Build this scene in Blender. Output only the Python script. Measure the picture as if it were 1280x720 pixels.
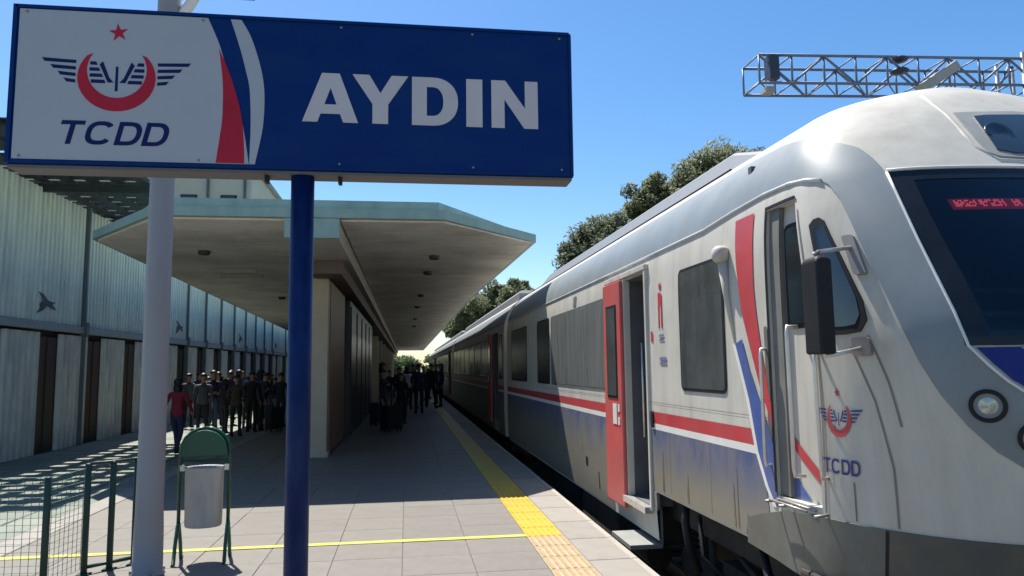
import bpy, bmesh, math, random
from math import sin, cos, pi, radians, sqrt, floor, ceil
from mathutils import Vector, Matrix
from mathutils.geometry import tessellate_polygon
random.seed(7)
for o in list(bpy.data.objects): bpy.data.objects.remove(o)
scn = bpy.context.scene
col = scn.collection

# ---------------------------------------------------------------- camera
def cam_axes(yaw, pitch, roll):
    cy, sy = cos(radians(yaw)), sin(radians(yaw))
    f = Vector((sy*cos(radians(pitch)), cy*cos(radians(pitch)), sin(radians(pitch))))
    r0 = Vector((cy, -sy, 0)); u0 = r0.cross(f); a = radians(roll)
    return r0*cos(a)+u0*sin(a), -r0*sin(a)+u0*cos(a), f
R_, U_, F_ = cam_axes(8.15, 6.15, -0.7)
cam_d = bpy.data.cameras.new('camera'); cam = bpy.data.objects.new('camera', cam_d); col.objects.link(cam)
m4 = Matrix.Identity(4)
for i in range(3):
    m4[i][0] = R_[i]; m4[i][1] = U_[i]; m4[i][2] = -F_[i]
m4[0][3], m4[1][3], m4[2][3] = 0, 0, 1.65
cam.matrix_world = m4
cam_d.sensor_width = 36; cam_d.lens = 924/1280*36; cam_d.clip_end = 3000; cam_d.clip_start = 0.05
scn.camera = cam

# ---------------------------------------------------------------- light
SDIR = Vector((0.22, -0.47, -1.0)).normalized()          # the way the light travels
el = math.asin(-SDIR.z); az = math.atan2(-SDIR.x, -SDIR.y)
w = bpy.data.worlds.new('World'); scn.world = w; w.use_nodes = True
nt = w.node_tree; bg = nt.nodes['Background']
sk = nt.nodes.new('ShaderNodeTexSky'); sk.sky_type = 'NISHITA'; sk.sun_disc = False
sk.sun_elevation = el; sk.sun_rotation = az; sk.altitude = 50; sk.air_density = 1.0; sk.dust_density = 0.6; sk.ozone_density = 2.3
hs_ = nt.nodes.new('ShaderNodeHueSaturation'); hs_.inputs['Saturation'].default_value = 1.30
nt.links.new(sk.outputs[0], hs_.inputs['Color']); nt.links.new(hs_.outputs[0], bg.inputs[0]); bg.inputs[1].default_value = 0.094
sl = bpy.data.lights.new('sun', 'SUN'); sl.energy = 5.0; sl.angle = radians(0.53); sl.color = (1, .955, .88)
so = bpy.data.objects.new('sun', sl); col.objects.link(so)
so.rotation_euler = SDIR.to_track_quat('-Z', 'Y').to_euler()
so.location = (0, 0, 30)
vs = scn.view_settings; vs.view_transform = 'Standard'; vs.look = 'None'; vs.exposure = 0.88; vs.gamma = 1
scn.render.engine = 'CYCLES'
scn.cycles.max_bounces = 6

# ---------------------------------------------------------------- materials
MATS = {}
def mat(name, c, rough=.6, metal=0, var=.12, scale=3, bump=0, bscale=40, stretch=(1, 1, 1), dirt=None, spec=.5, rnd=0, coat=0):
    """principled paint/stone with two noise layers; dirt=(colour, amount, scale, stretch) soils it in patches"""
    if name in MATS: return MATS[name]
    m = bpy.data.materials.new(name); m.use_nodes = True; n = m.node_tree.nodes; L = m.node_tree.links
    b = n['Principled BSDF']; b.inputs['Roughness'].default_value = rough; b.inputs['Metallic'].default_value = metal
    b.inputs['Specular IOR Level'].default_value = spec
    if coat: b.inputs['Coat Weight'].default_value = coat; b.inputs['Coat Roughness'].default_value = .12
    tc = n.new('ShaderNodeTexCoord'); mp = n.new('ShaderNodeMapping'); mp.inputs['Scale'].default_value = stretch
    L.new(tc.outputs['Object'], mp.inputs[0])
    nz = n.new('ShaderNodeTexNoise'); nz.inputs['Scale'].default_value = scale; nz.inputs['Detail'].default_value = 6; nz.inputs['Roughness'].default_value = .62
    L.new(mp.outputs[0], nz.inputs['Vector'])
    rm = n.new('ShaderNodeMapRange'); rm.inputs[1].default_value = .3; rm.inputs[2].default_value = .7
    rm.inputs[3].default_value = 1-var; rm.inputs[4].default_value = 1+var; L.new(nz.outputs[0], rm.inputs[0])
    out = rm.outputs[0]
    if rnd:
        oi = n.new('ShaderNodeObjectInfo'); r2 = n.new('ShaderNodeMapRange'); r2.inputs[3].default_value = 1-rnd; r2.inputs[4].default_value = 1+rnd
        L.new(oi.outputs['Random'], r2.inputs[0]); mu = n.new('ShaderNodeMath'); mu.operation = 'MULTIPLY'
        L.new(out, mu.inputs[0]); L.new(r2.outputs[0], mu.inputs[1]); out = mu.outputs[0]
    vm = n.new('ShaderNodeVectorMath'); vm.operation = 'SCALE'; vm.inputs[0].default_value = c; L.new(out, vm.inputs['Scale'])
    cc = vm.outputs[0]
    if dirt:
        dc, amt, ds, dst = dirt
        mp2 = n.new('ShaderNodeMapping'); mp2.inputs['Scale'].default_value = dst; L.new(tc.outputs['Object'], mp2.inputs[0])
        n2 = n.new('ShaderNodeTexNoise'); n2.inputs['Scale'].default_value = ds; n2.inputs['Detail'].default_value = 8; n2.inputs['Roughness'].default_value = .7
        L.new(mp2.outputs[0], n2.inputs['Vector'])
        r3 = n.new('ShaderNodeMapRange'); r3.inputs[1].default_value = .42; r3.inputs[2].default_value = .72; r3.inputs[4].default_value = amt
        L.new(n2.outputs[0], r3.inputs[0])
        mx = n.new('ShaderNodeMix'); mx.data_type = 'RGBA'; L.new(r3.outputs[0], mx.inputs[0]); L.new(cc, mx.inputs[6]); mx.inputs[7].default_value = (*dc, 1)
        cc = mx.outputs[2]
    L.new(cc, b.inputs['Base Color'])
    rr = n.new('ShaderNodeMapRange'); rr.inputs[3].default_value = max(rough-.1, .02); rr.inputs[4].default_value = min(rough+.1, 1); L.new(nz.outputs[0], rr.inputs[0]); L.new(rr.outputs[0], b.inputs['Roughness'])
    if bump:
        bn = n.new('ShaderNodeTexNoise'); bn.inputs['Scale'].default_value = bscale; bn.inputs['Detail'].default_value = 4; L.new(mp.outputs[0], bn.inputs['Vector'])
        bp = n.new('ShaderNodeBump'); bp.inputs['Strength'].default_value = bump; bp.inputs['Distance'].default_value = .01
        L.new(bn.outputs[0], bp.inputs['Height']); L.new(bp.outputs[0], b.inputs['Normal'])
    MATS[name] = m; return m
GR = (.16, .13, .09)
white = mat('train_white_paint', (0.53, 0.505, 0.445), .5, dirt=((.27, .235, .18), .45, 2.2, (1, 1.8, .16)), var=.07, spec=.22)
cream_low = mat('train_grimy_lower_paint', (.40, .38, .33), .5, dirt=((.2, .17, .12), .7, 2.2, (1, 1.5, .5)), var=.12)
silver = mat('train_silver_grey_paint', (.18, .21, .225), .52, dirt=((.15, .16, .15), .5, 3, (1, 1, .4)), var=.08, coat=0)
roofm = mat('train_roof_paint', (.52, .54, .55), .42, dirt=((.25, .24, .21), .6, 2.5, (1, .6, 1)), var=.08)
redp = mat('train_red_paint', (.50, .05, .06), .4, dirt=((.30, .12, .10), .5, 4, (1, 1, .3)), var=.08)
reddoor = mat('train_door_red_paint', (.56, .09, .085), .42, dirt=((.30, .14, .12), .6, 4, (1, 1, .3)), var=.08)
bluep = mat('train_blue_paint', (.06, .10, .30), .4, dirt=((.22, .22, .24), .5, 3, (1, 1, .4)), var=.1)
deepblue = mat('train_nose_blue_paint', (.004, .018, .16), .35, var=.06, spec=.2)
valance = mat('valance_dark_grey', (.07, .07, .066), .5, dirt=((.12, .095, .06), .7, 4, (1, 1, .6)), var=.15)
winglass = mat('train_window_grey_glass', (.06, .068, .068), .16, dirt=((.14, .14, .13), .6, 2.0, (1, 1.5, .3)), var=.25, coat=.3, spec=.6)
darkglass = mat('dark_glass', (.012, .016, .02), .06, var=.2, coat=.5, spec=.6)
rubber = mat('black_rubber', (.014, .014, .016), .6, var=.2, spec=.25)
dark = mat('undercar_black', (.022, .02, .018), .85, var=.4, scale=8, dirt=((.06, .045, .03), .8, 5, (1, 1, 1)))
steel = mat('worn_steel', (.30, .29, .27), .45, .7, var=.2, scale=9)
chrome = mat('bright_rail_metal', (.62, .60, .56), .3, .6, var=.1, scale=12)
interior = mat('vestibule_grey', (.10, .105, .115), .7, var=.15)
concrete = mat('platform_slab_stone', (.165, .149, .127), .55, var=.14, scale=2.2, bump=.2, bscale=60, rnd=.05, dirt=((.085, .078, .068), .6, .9, (1, .6, 1)))
coping = mat('coping_stone', (0.2322, 0.215, 0.1892), .7, var=.12, scale=4, bump=.2, rnd=.08, dirt=((.24, .20, .16), .6, 3, (1, 1, 1)))
edgem = mat('coping_white_edge', (0.3268, 0.301, 0.258), .6, var=.15, scale=6, bump=.1, dirt=((.3, .26, .2), .6, 6, (1, 1, 1)))
yel = mat('tactile_yellow', (.47, .31, .012), .5, var=.1, scale=8, bump=.1, rnd=.06, dirt=((.50, .36, .12), .45, 7, (1, 1, 1)))
yworn = mat('tactile_worn_cream', (.33, .28, .19), .6, var=.15, scale=9, bump=.1, rnd=.05)
yorange = mat('tactile_worn_orange', (.34, .22, .10), .6, var=.2, scale=14)
linem = mat('yellow_line_paint', (0.43, 0.4128, 0.043), .6, var=.12, scale=6, dirt=((.42, .39, .2), .6, 9, (1, 1, 1)))
fill = mat('joint_sand', (.125, .115, .10), .9, var=.2, scale=10)
pathm = mat('path_paver_stone', (.21, .225, .19), .8, var=.22, scale=3, bump=.3, bscale=30, rnd=.14, dirt=((.09, .12, .07), .7, 1.6, (1, 1, 1)))
ballast = mat('ballast_stone', (.12, .105, .09), .95, var=.4, scale=12, bump=1, bscale=25)
ground = mat('dry_ground', (.17, .16, .12), .95, var=.25, scale=.4, bump=.3, bscale=3)
wallc = mat('wall_pale_green_cladding', (.76, .77, .64), .55, var=.07, scale=1.3, stretch=(1, 1, .4), dirt=((.34, .35, .30), .5, 1.4, (1, 2, .25)))
wallp = mat('wall_pillar_plaster', (.72, .70, .61), .75, var=.1, scale=2, dirt=((.28, .27, .23), .5, 2, (1, 1, .3)), bump=.1)
walltrim = mat('wall_trim_grey', (.36, .37, .35), .6, var=.1)
brownm = mat('dark_brown_timber', (.075, .045, .03), .6, var=.25, scale=6, stretch=(1, 1, .15))
postm = mat('wall_post_grey_green', (.13, .155, .15), .5, var=.1)
birdm = mat('bird_decal_black', (.01, .012, .016), .5)
latm = mat('lattice_dark_steel', (.035, .045, .045), .6, var=.2)
teal = mat('canopy_teal_fascia', (.28, .40, .35), .5, var=.07, scale=2, dirt=((.12, .17, .17), .5, 3, (1, 1, .3)))
soff = mat('canopy_soffit_plaster', (.74, .70, .63), .8, var=.06, scale=1.2, bump=.1, rnd=.05, dirt=((.2, .17, .14), .5, .8, (1, 1, 1)))
beamm = mat('canopy_beam_plaster', (.45, .42, .37), .8, var=.1)
colm = mat('column_cream_stone', (.44, .35, .24), .6, var=.08, scale=3)
kiosk = mat('brown_wall_panels', (.22, .115, .055), .5, var=.2, scale=4, stretch=(1, 1, .2), rnd=.12)
kdark = mat('dark_shopfront', (.03, .027, .026), .35, var=.2)
signblue = mat('sign_blue_face', (.0006, .022, .13), .45, spec=.12, var=.08, scale=2, coat=0, dirt=((.008, .04, .12), .5, 2.4, (1, 1, 2.5)))
signwhite = mat('sign_white_face', (.36, .37, .39), .4, var=.04, scale=2, coat=.2)
signnavy = mat('sign_navy_print', (.008, .014, .085), .5, spec=.12)
signred = mat('sign_red_print', (.40, .018, .04), .5, spec=.15)
signmet = mat('sign_bottom_metal', (.12, .11, .115), .5, .2, var=.1)
postblue = mat('post_blue_paint', (.0005, .010, .065), .45, spec=.2, var=.14, scale=5, coat=0, dirt=((.02, .05, .16), .5, 9, (1, 1, .3)))
polem = mat('lamp_post_grey_paint', (.26, .25, .26), .5, var=.05, scale=3, dirt=((.25, .23, .22), .5, 5, (1, 1, .2)), bump=.05)
poleW = mat('lamp_arm_white', (.75, .74, .7), .5, var=.05)
green = mat('bin_green_paint', (.003, .062, .03), .4, var=.12, coat=.1, dirt=((.02, .07, .04), .4, 9, (1, 1, 1)))
bucket = mat('bin_bucket_grey', (0.3956, 0.3956, 0.3956), .45, .2, var=.1, scale=5, dirt=((.2, .19, .17), .6, 6, (1, 1, .3)))
fgreen = mat('fence_dark_green_paint', (.004, .032, .022), .5, var=.2)
wirem = mat('fence_wire_green', (.08, .17, .12), .5, var=.1)
gantm = mat('gantry_grey_blue_steel', (.16, .19, .25), .5, .3, var=.15)
gantd = mat('gantry_dark_box', (.03, .04, .06), .5)
gantg = mat('gantry_pale_housing', (.36, .35, .32), .6, var=.1)
bldm = mat('building_pale_render', (.50, .48, .38), .8, var=.08, scale=.7, dirt=((.34, .34, .28), .5, .5, (1, 1, 1)))
barkm = mat('pine_bark', (.10, .07, .05), .9, var=.3, scale=6, bump=.5, bscale=14)
ledm = None

def leafmat(name, c):
    m = bpy.data.materials.new(name); m.use_nodes = True; n = m.node_tree.nodes; L = m.node_tree.links; b = n['Principled BSDF']
    b.inputs['Roughness'].default_value = .7
    g = n.new('ShaderNodeNewGeometry'); r = n.new('ShaderNodeMapRange'); r.inputs[3].default_value = .55; r.inputs[4].default_value = 1.5
    L.new(g.outputs['Random Per Island'], r.inputs[0]); v = n.new('ShaderNodeVectorMath'); v.operation = 'SCALE'; v.inputs[0].default_value = c
    L.new(r.outputs[0], v.inputs['Scale']); L.new(v.outputs[0], b.inputs['Base Color'])
    tr_ = n.new('ShaderNodeBsdfTranslucent'); L.new(v.outputs[0], tr_.inputs[0]); mx = n.new('ShaderNodeMixShader'); mx.inputs[0].default_value = .35
    L.new(b.outputs[0], mx.inputs[1]); L.new(tr_.outputs[0], mx.inputs[2]); L.new(mx.outputs[0], n['Material Output'].inputs[0]); return m
leafA = leafmat('pine_needles', (.17, .19, .09)); leafB = leafmat('pine_needles_dark', (.145, .17, .09)); leafC = leafmat('far_shrub_leaves', (.11, .17, .06))

def glassmat():
    m = bpy.data.materials.new('windscreen_tinted_glass'); m.use_nodes = True; n = m.node_tree.nodes; L = m.node_tree.links
    n.remove(n['Principled BSDF']); t = n.new('ShaderNodeBsdfTransparent'); t.inputs[0].default_value = (.13, .19, .24, 1)
    g = n.new('ShaderNodeBsdfGlossy'); g.inputs['Roughness'].default_value = .04; g.inputs[0].default_value = (.8, .85, .9, 1)
    f = n.new('ShaderNodeFresnel'); f.inputs[0].default_value = 1.6; mx = n.new('ShaderNodeMixShader')
    L.new(f.outputs[0], mx.inputs[0]); L.new(t.outputs[0], mx.inputs[1]); L.new(g.outputs[0], mx.inputs[2]); L.new(mx.outputs[0], n['Material Output'].inputs[0])
    return m
glass = glassmat()
def emit(name, c, s):
    m = bpy.data.materials.new(name); m.use_nodes = True; b = m.node_tree.nodes['Principled BSDF']
    b.inputs['Base Color'].default_value = (*c, 1); b.inputs['Emission Color'].default_value = (*c, 1); b.inputs['Emission Strength'].default_value = s; return m
ledm = emit('led_red', (1, .12, .14), 2.2); ledbase = emit('led_panel_glow', (.35, .01, .03), .7)

# ---------------------------------------------------------------- mesh helper
class MB:
    def __init__(s): s.v = []; s.f = []; s.m = []; s.sm = []
    def add(s, vs, fs, mi=0, smooth=False):
        b = len(s.v); s.v += [tuple(p) for p in vs]
        for f in fs: s.f.append([b+i for i in f]); s.m.append(mi); s.sm.append(smooth)
        return s
    def box(s, x0, x1, y0, y1, z0, z1, mi=0, c=0):
        """box; c>0 chamfers the top edges"""
        if c:
            v = [(x0, y0, z0), (x1, y0, z0), (x1, y1, z0), (x0, y1, z0), (x0, y0, z1-c), (x1, y0, z1-c), (x1, y1, z1-c), (x0, y1, z1-c),
                 (x0+c, y0+c, z1), (x1-c, y0+c, z1), (x1-c, y1-c, z1), (x0+c, y1-c, z1)]
            f = [(3, 2, 1, 0), (0, 1, 5, 4), (1, 2, 6, 5), (2, 3, 7, 6), (3, 0, 4, 7), (4, 5, 9, 8), (5, 6, 10, 9), (6, 7, 11, 10), (7, 4, 8, 11), (8, 9, 10, 11)]
            return s.add(v, f, mi)
        v = [(x, y, z) for z in (z0, z1) for x, y in ((x0, y0), (x1, y0), (x1, y1), (x0, y1))]
        return s.add(v, [(3, 2, 1, 0), (4, 5, 6, 7), (0, 1, 5, 4), (1, 2, 6, 5), (2, 3, 7, 6), (3, 0, 4, 7)], mi)
    def tube(s, pts, r, n=8, mi=0, smooth=True, cap=True):
        pts = [Vector(p) for p in pts]; rs = r if isinstance(r, (list, tuple)) else [r]*len(pts)
        b = len(s.v); up = None
        for i, p in enumerate(pts):
            d = (pts[min(i+1, len(pts)-1)]-pts[max(i-1, 0)]).normalized()
            a = Vector((0, 0, 1)) if abs(d.z) < .9 else Vector((0, 1, 0))
            if up is None: u = d.cross(a).normalized()
            else:
                u = (up - d*up.dot(d)).normalized()
            up = u; v2 = d.cross(u)
            for k in range(n):
                t = 2*pi*(k+.5)/n; s.v.append(tuple(p+(u*cos(t)+v2*sin(t))*rs[i]))
        for i in range(len(pts)-1):
            for k in range(n):
                k2 = (k+1) % n; s.f.append([b+i*n+k, b+i*n+k2, b+(i+1)*n+k2, b+(i+1)*n+k]); s.m.append(mi); s.sm.append(smooth)
        if cap:
            s.f.append([b+k for k in range(n)][::-1]); s.m.append(mi); s.sm.append(False)
            e = b+(len(pts)-1)*n; s.f.append([e+k for k in range(n)]); s.m.append(mi); s.sm.append(False)
        return s
    def lathe(s, prof, c=(0, 0, 0), n=20, mi=0, axis='z'):
        b = len(s.v); c = Vector(c)
        for r, h in prof:
            for k in range(n):
                t = 2*pi*k/n; p = (r*cos(t), r*sin(t), h)
                if axis == 'y': p = (p[0], p[2], p[1])
                if axis == 'x': p = (p[2], p[0], p[1])
                s.v.append(tuple(c+Vector(p)))
        for i in range(len(prof)-1):
            for k in range(n):
                k2 = (k+1) % n; s.f.append([b+i*n+k, b+i*n+k2, b+(i+1)*n+k2, b+(i+1)*n+k]); s.m.append(mi); s.sm.append(True)
        return s
    def prism(s, poly, z0, z1, mi=0, fn=None):
        """polygon (a,b) pushed from z0 to z1; fn maps (a,b,h) to a point"""
        fn = fn or (lambda a, b, h: (a, b, h)); n = len(poly)
        v = [fn(a, b, z0) for a, b in poly]+[fn(a, b, z1) for a, b in poly]
        tri = tessellate_polygon([[Vector((a, b, 0)) for a, b in poly]])
        f = [list(t) for t in tri]+[[i+n for i in t][::-1] for t in tri]+[[i, (i+1) % n, (i+1) % n+n, i+n] for i in range(n)]
        return s.add(v, f, mi)
    def build(s, name, mats, parent=None, **props):
        me = bpy.data.meshes.new(name); me.from_pydata(s.v, [], s.f)
        mats = mats if isinstance(mats, (list, tuple)) else [mats]
        for m in mats: me.materials.append(m)
        me.polygons.foreach_set('material_index', s.m); me.polygons.foreach_set('use_smooth', s.sm)
        bm = bmesh.new(); bm.from_mesh(me); bmesh.ops.recalc_face_normals(bm, faces=bm.faces); bm.to_mesh(me); bm.free()
        me.update(); o = bpy.data.objects.new(name, me); col.objects.link(o); o.parent = parent
        for k, v in props.items(): o[k] = v
        return o
def tag(o, label, cat, group=None):
    o['label'] = label; o['category'] = cat
    if group: o['group'] = group
    return o
def thing(name, label, cat, loc=(0, 0, 0), rz=0, group=None):
    o = bpy.data.objects.new(name, None); col.objects.link(o); o.location = loc; o.rotation_euler = (0, 0, rz); o.empty_display_size = .2
    return tag(o, label, cat, group)
def struct(name, mb, m): return mb.build(name, m, kind='structure')
def inst(src, loc, parent=None, name=None):
    o = src.copy(); col.objects.link(o); o.location = loc; o.parent = parent; return o
def bevel(o, wdt=.01, seg=2):
    m = o.modifiers.new('bevel', 'BEVEL'); m.width = wdt; m.segments = seg; m.limit_method = 'ANGLE'; return o
def copy_tree(o):
    c = o.copy(); col.objects.link(c)
    for ch in list(o.children):
        d = ch.copy(); col.objects.link(d); d.parent = c; d.matrix_parent_inverse = ch.matrix_parent_inverse
        for g in list(ch.children):
            e = g.copy(); col.objects.link(e); e.parent = d
    return c

# ================================================================ SETTING
struct('ground', MB().add([(-2500, -500, -1.05), (2500, -500, -1.05), (2500, 2800, -1.05), (-2500, 2800, -1.05)], [(0, 1, 2, 3)]), ground)
plat = struct('platform', MB().box(-3.93, 1.985, -3, 112, -1.3, -.007), fill)
struct('path', MB().box(-30, -3.94, -3, 112, -1.3, -.2), fill)
# slabs of the platform, one mesh shared
slabm = MB().box(-.298, .298, -.298, .298, -.07, 0, c=.003).build('slab', concrete, plat)
k = 0
for j in range(-3, 35):
    for i in range(8):
        x = -3.33+i*.6; y = 5.3+j*.6
        if j < 0 and i > 7: continue
        z = random.uniform(-.0015, .0015)
        if k == 0: slabm.location = (x, y, z)
        else: inst(slabm, (x, y, z), plat)
        k += 1
        if k >= 298: break
    if k >= 298: break
mb = MB()
yend = 5.3+34*.6+.3
def slab_rows(mb, y0, y1):
    y = y0
    while y < y1:
        for i in range(8):
            x = -3.33+i*.6; z = random.uniform(-.0015, .0015); mb.box(x-.296, x+.296, y+.004, y+.596, -.07, z)
        y += .6
slab_rows(mb, yend-.6, 111); slab_rows(mb, -2.5, 3.2)
mb.build('paving_slabs', concrete, plat, kind='stuff')
# left kerb of the platform
kerb = MB().box(-.148, .148, -.496, .496, -.3, .004, c=.006).build('kerb_stone', coping, plat); kerb.location = (-3.785, 4.5, 0)
for j in range(1, 60): inst(kerb, (-3.785, 4.5+j*1.0, random.uniform(-.002, .002)), plat)
# tactile strip: yellow ribbed blocks, worn pale nearest the camera
def tactile(mats):
    mb = MB().box(-.182, .182, -.197, .197, -.06, 0, 0, c=.003)
    for i in range(6):
        x = -.152+i*.0608
        mb.add([(x-.016, -.193, .001), (x+.016, -.193, .001), (x+.016, .193, .001), (x-.016, .193, .001), (x-.010, -.188, .007), (x+.010, -.188, .007), (x+.010, .188, .007), (x-.010, .188, .007)],
               [(4, 5, 6, 7), (0, 1, 5, 4), (1, 2, 6, 5), (2, 3, 7, 6), (3, 0, 4, 7)], 1)
    return mb.build('tactile_block', mats, plat)
ty = tactile([yel, yel]); tw = tactile([yworn, yorange])
ty.location = (1.357, 7.56, .002); tw.location = (1.357, 7.16, .002)
for j in range(1, 90): inst(ty, (1.357, 7.56+j*.4, .002+random.uniform(-.001, .001)), plat)
for j in range(1, 22): inst(tw, (1.357, 7.16-j*.4, .002), plat)
mb = MB()
for j in range(90, 255): mb.box(1.175, 1.539, 7.36+j*.4, 7.75+j*.4, -.06, .004)
mb.build('tactile_blocks_far', yel, plat, kind='stuff')
# coping along the track edge
cop = MB().box(-.215, .165, -.396, .396, -.12, 0, 0, c=.006).box(.168, .232, -.396, .396, -.14, .002, 1, c=.008).build('coping_stone', [coping, edgem], plat); cop.location = (1.765, 3.6, 0)
for j in range(1, 100): inst(cop, (1.765, 3.6+j*.8, random.uniform(-.002, .002)), plat)
# painted line across the platform
tag(MB().box(-3.9, 1.172, 7.37, 7.47, .0025, .006).build('painted_line', linem), 'thin yellow line painted across the sunlit platform slabs', 'line')
# pavers of the lower path by the wall
pv = MB().box(-.405, .405, -.405, .405, -.06, 0, c=.01).build('paver', pathm, bpy.data.objects['path']); k = 0
for j in range(34):
    for i in range(5):
        p = (-4.38-i*.83, 8.2+j*.83, -.15+random.uniform(-.004, .004))
        if k == 0: pv.location = p
        else: inst(pv, p, bpy.data.objects['path'])
        k += 1
mb = MB()
for j in range(90):
    y = 36.4+j*.83
    if y < 110:
        for i in range(5): mb.box(-4.785-i*.83, -3.975-i*.83, y-.405, y+.405, -.2, -.15+random.uniform(-.004, .004))
for j in range(12):
    for i in range(5): mb.box(-4.785-i*.83, -3.975-i*.83, 7.37-j*.83-.405, 7.37-j*.83+.405, -.2, -.15+random.uniform(-.004, .004))
mb.build('path_pavers_far', pathm, bpy.data.objects['path'], kind='stuff')

# track bed, ballast stones, rails, sleepers
mb = MB()
struct('track_bed', MB().add([(2.0, -5, -.82), (40, -5, -.86), (40, 180, -.86), (2.0, 180, -.82)], [(0, 1, 2, 3)]), ballast)
for _ in range(9000):
    x = random.uniform(2.02, 6.2) if random.random() < .75 else random.uniform(6.2, 12); y = 1+random.random()**1.6*50; r = random.uniform(.02, .045)
    z = -.82+r*.3
    v = [(x+r*random.uniform(.7, 1.2), y, z), (x-r*random.uniform(.7, 1.2), y+r*random.uniform(-.5, .5), z), (x, y+r*random.uniform(.7, 1.2), z), (x+r*.2, y-r*random.uniform(.7, 1.2), z), (x+r*.2, y+r*.1, z+r*random.uniform(.6, 1))]
    mb.add(v, [(0, 2, 4), (2, 1, 4), (1, 3, 4), (3, 0, 4)])
mb.build('ballast', ballast, kind='stuff')
trk = thing('railway_track', 'railway track under the train beside the platform edge', 'track', (3.8, 0, -.8))
for x in (-.75, .75): MB().box(x-.036, x+.036, -5, 180, .17, .2).box(x-.012, x+.012, -5, 180, .05, .17).box(x-.07, x+.07, -5, 180, .03, .05).build('rail', steel, trk)
slp = MB().box(-1.25, 1.25, -.12, .12, -.04, .04, c=.015).build('sleeper', coping, trk); slp.location = (0, 1, 0)
for j in range(1, 110): inst(slp, (0, 1+j*.6, 0), trk)

# ================================================================ TRAIN SURFACE
XC = 3.8; YS = 4.4
ZT = [-.02,.3,.7,1.1,1.5,1.735,2.0,2.2,2.45,2.72,2.9,3.05,3.2,3.33,3.44,3.52,3.57,3.60]
NT = [3.26,3.18,3.07,2.98,2.93,2.96,3.10,3.24,3.42,3.62,3.76,3.89,4.03,4.16,4.29,4.42,4.53,4.75]
WT = [1.42,1.44,1.45,1.45,1.45,1.45,1.45,1.45,1.445,1.42,1.37,1.29,1.17,1.01,.80,.57,.36,.02]
ET = [2.2,2.2,2.2,2.3,2.5,2.65,2.8,2.9,3.0,3.0,2.9,2.8,2.6,2.4,2.3,2.2,2.2,2.2]
YT = [4.4]*10+[4.42,4.46,4.55,4.68,4.82,4.96,5.08,5.2]
def interp(z, T):
    z = min(max(z, ZT[0]), ZT[-1]); i = 0
    while i < len(ZT)-2 and z > ZT[i+1]: i += 1
    h = ZT[i+1]-ZT[i]; t = (z-ZT[i])/h; d = (T[i+1]-T[i])/h
    dl = (T[i]-T[i-1])/(ZT[i]-ZT[i-1]) if i > 0 else d
    dr = (T[i+2]-T[i+1])/(ZT[i+2]-ZT[i+1]) if i < len(ZT)-2 else d
    lim = lambda a, b: 0 if a*b <= 0 else 2*a*b/(a+b)
    m0 = lim(dl, d) if i > 0 else d; m1 = lim(d, dr) if i < len(ZT)-2 else d
    return (2*t**3-3*t*t+1)*T[i]+(t**3-2*t*t+t)*h*m0+(-2*t**3+3*t*t)*T[i+1]+(t**3-t*t)*h*m1
def S(s, z):
    mir = s < 3.4
    if mir: s = 6.8-s
    wd = interp(z, WT)
    Y0 = interp(z, YT)
    if s >= YS: x, y = wd, s+(Y0-YS)*max(0, 1-(s-YS)/2.5)**2
    else:
        N = interp(z, NT); n = interp(z, ET); a = (YS-s)*pi/2; c, t = cos(a), sin(a)
        r = (abs(c)**n+abs(t)**n)**(-1/n); x, y = wd*c*r, Y0-(Y0-N)*t*r
    return Vector((XC+x if mir else XC-x, y, z))
def SN(s, z, off=0):
    p = S(s, z)
    if off == 0: return p
    e = .004; a = S(s+e, z)-S(s-e, z); b = S(s, min(z+e, 3.595))-S(s, z-e)
    n = a.cross(b)
    if n.length < 1e-12: return p+Vector((0, 0, off))
    n.normalize()
    if n.dot(p-Vector((XC, max(p.y, YS)+.3, 1.6))) < 0: n = -n
    return p+n*off
def clip(poly, axis, val, keep_ge):
    out = []; n = len(poly)
    for i in range(n):
        a, b = poly[i], poly[(i+1) % n]; ia = (a[axis] >= val) == keep_ge or a[axis] == val; ib = (b[axis] >= val) == keep_ge or b[axis] == val
        if ia: out.append(a)
        if ia != ib:
            t = (val-a[axis])/(b[axis]-a[axis]); out.append((a[0]+(b[0]-a[0])*t, a[1]+(b[1]-a[1])*t))
    return out
def sgrid(lo, hi, extra=()):
    g = []; s = lo
    vals = [2.4+i*.04 for i in range(-20, 51)]+[4.4+i*1.0 for i in range(60)]+[2.4-i*1.0 for i in range(1, 60)]
    return sorted(set([lo, hi]+[round(v, 4) for v in vals if lo < v < hi]+[e for e in extra if lo < e < hi]))
def zgrid(lo, hi, extra=()):
    vals = [.1*i for i in range(-1, 28)]+[2.7+.05*i for i in range(11)]+[3.2+.02*i for i in range(9)]+[3.40, 3.43, 3.46, 3.49, 3.52, 3.54, 3.56, 3.575, 3.585, 3.59, 3.596, 3.598]
    vals = [round(v, 4) for v in vals]
    return sorted(set([lo, hi]+[v for v in vals if lo < v < hi]+[e for e in extra if lo < e < hi]))
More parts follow.
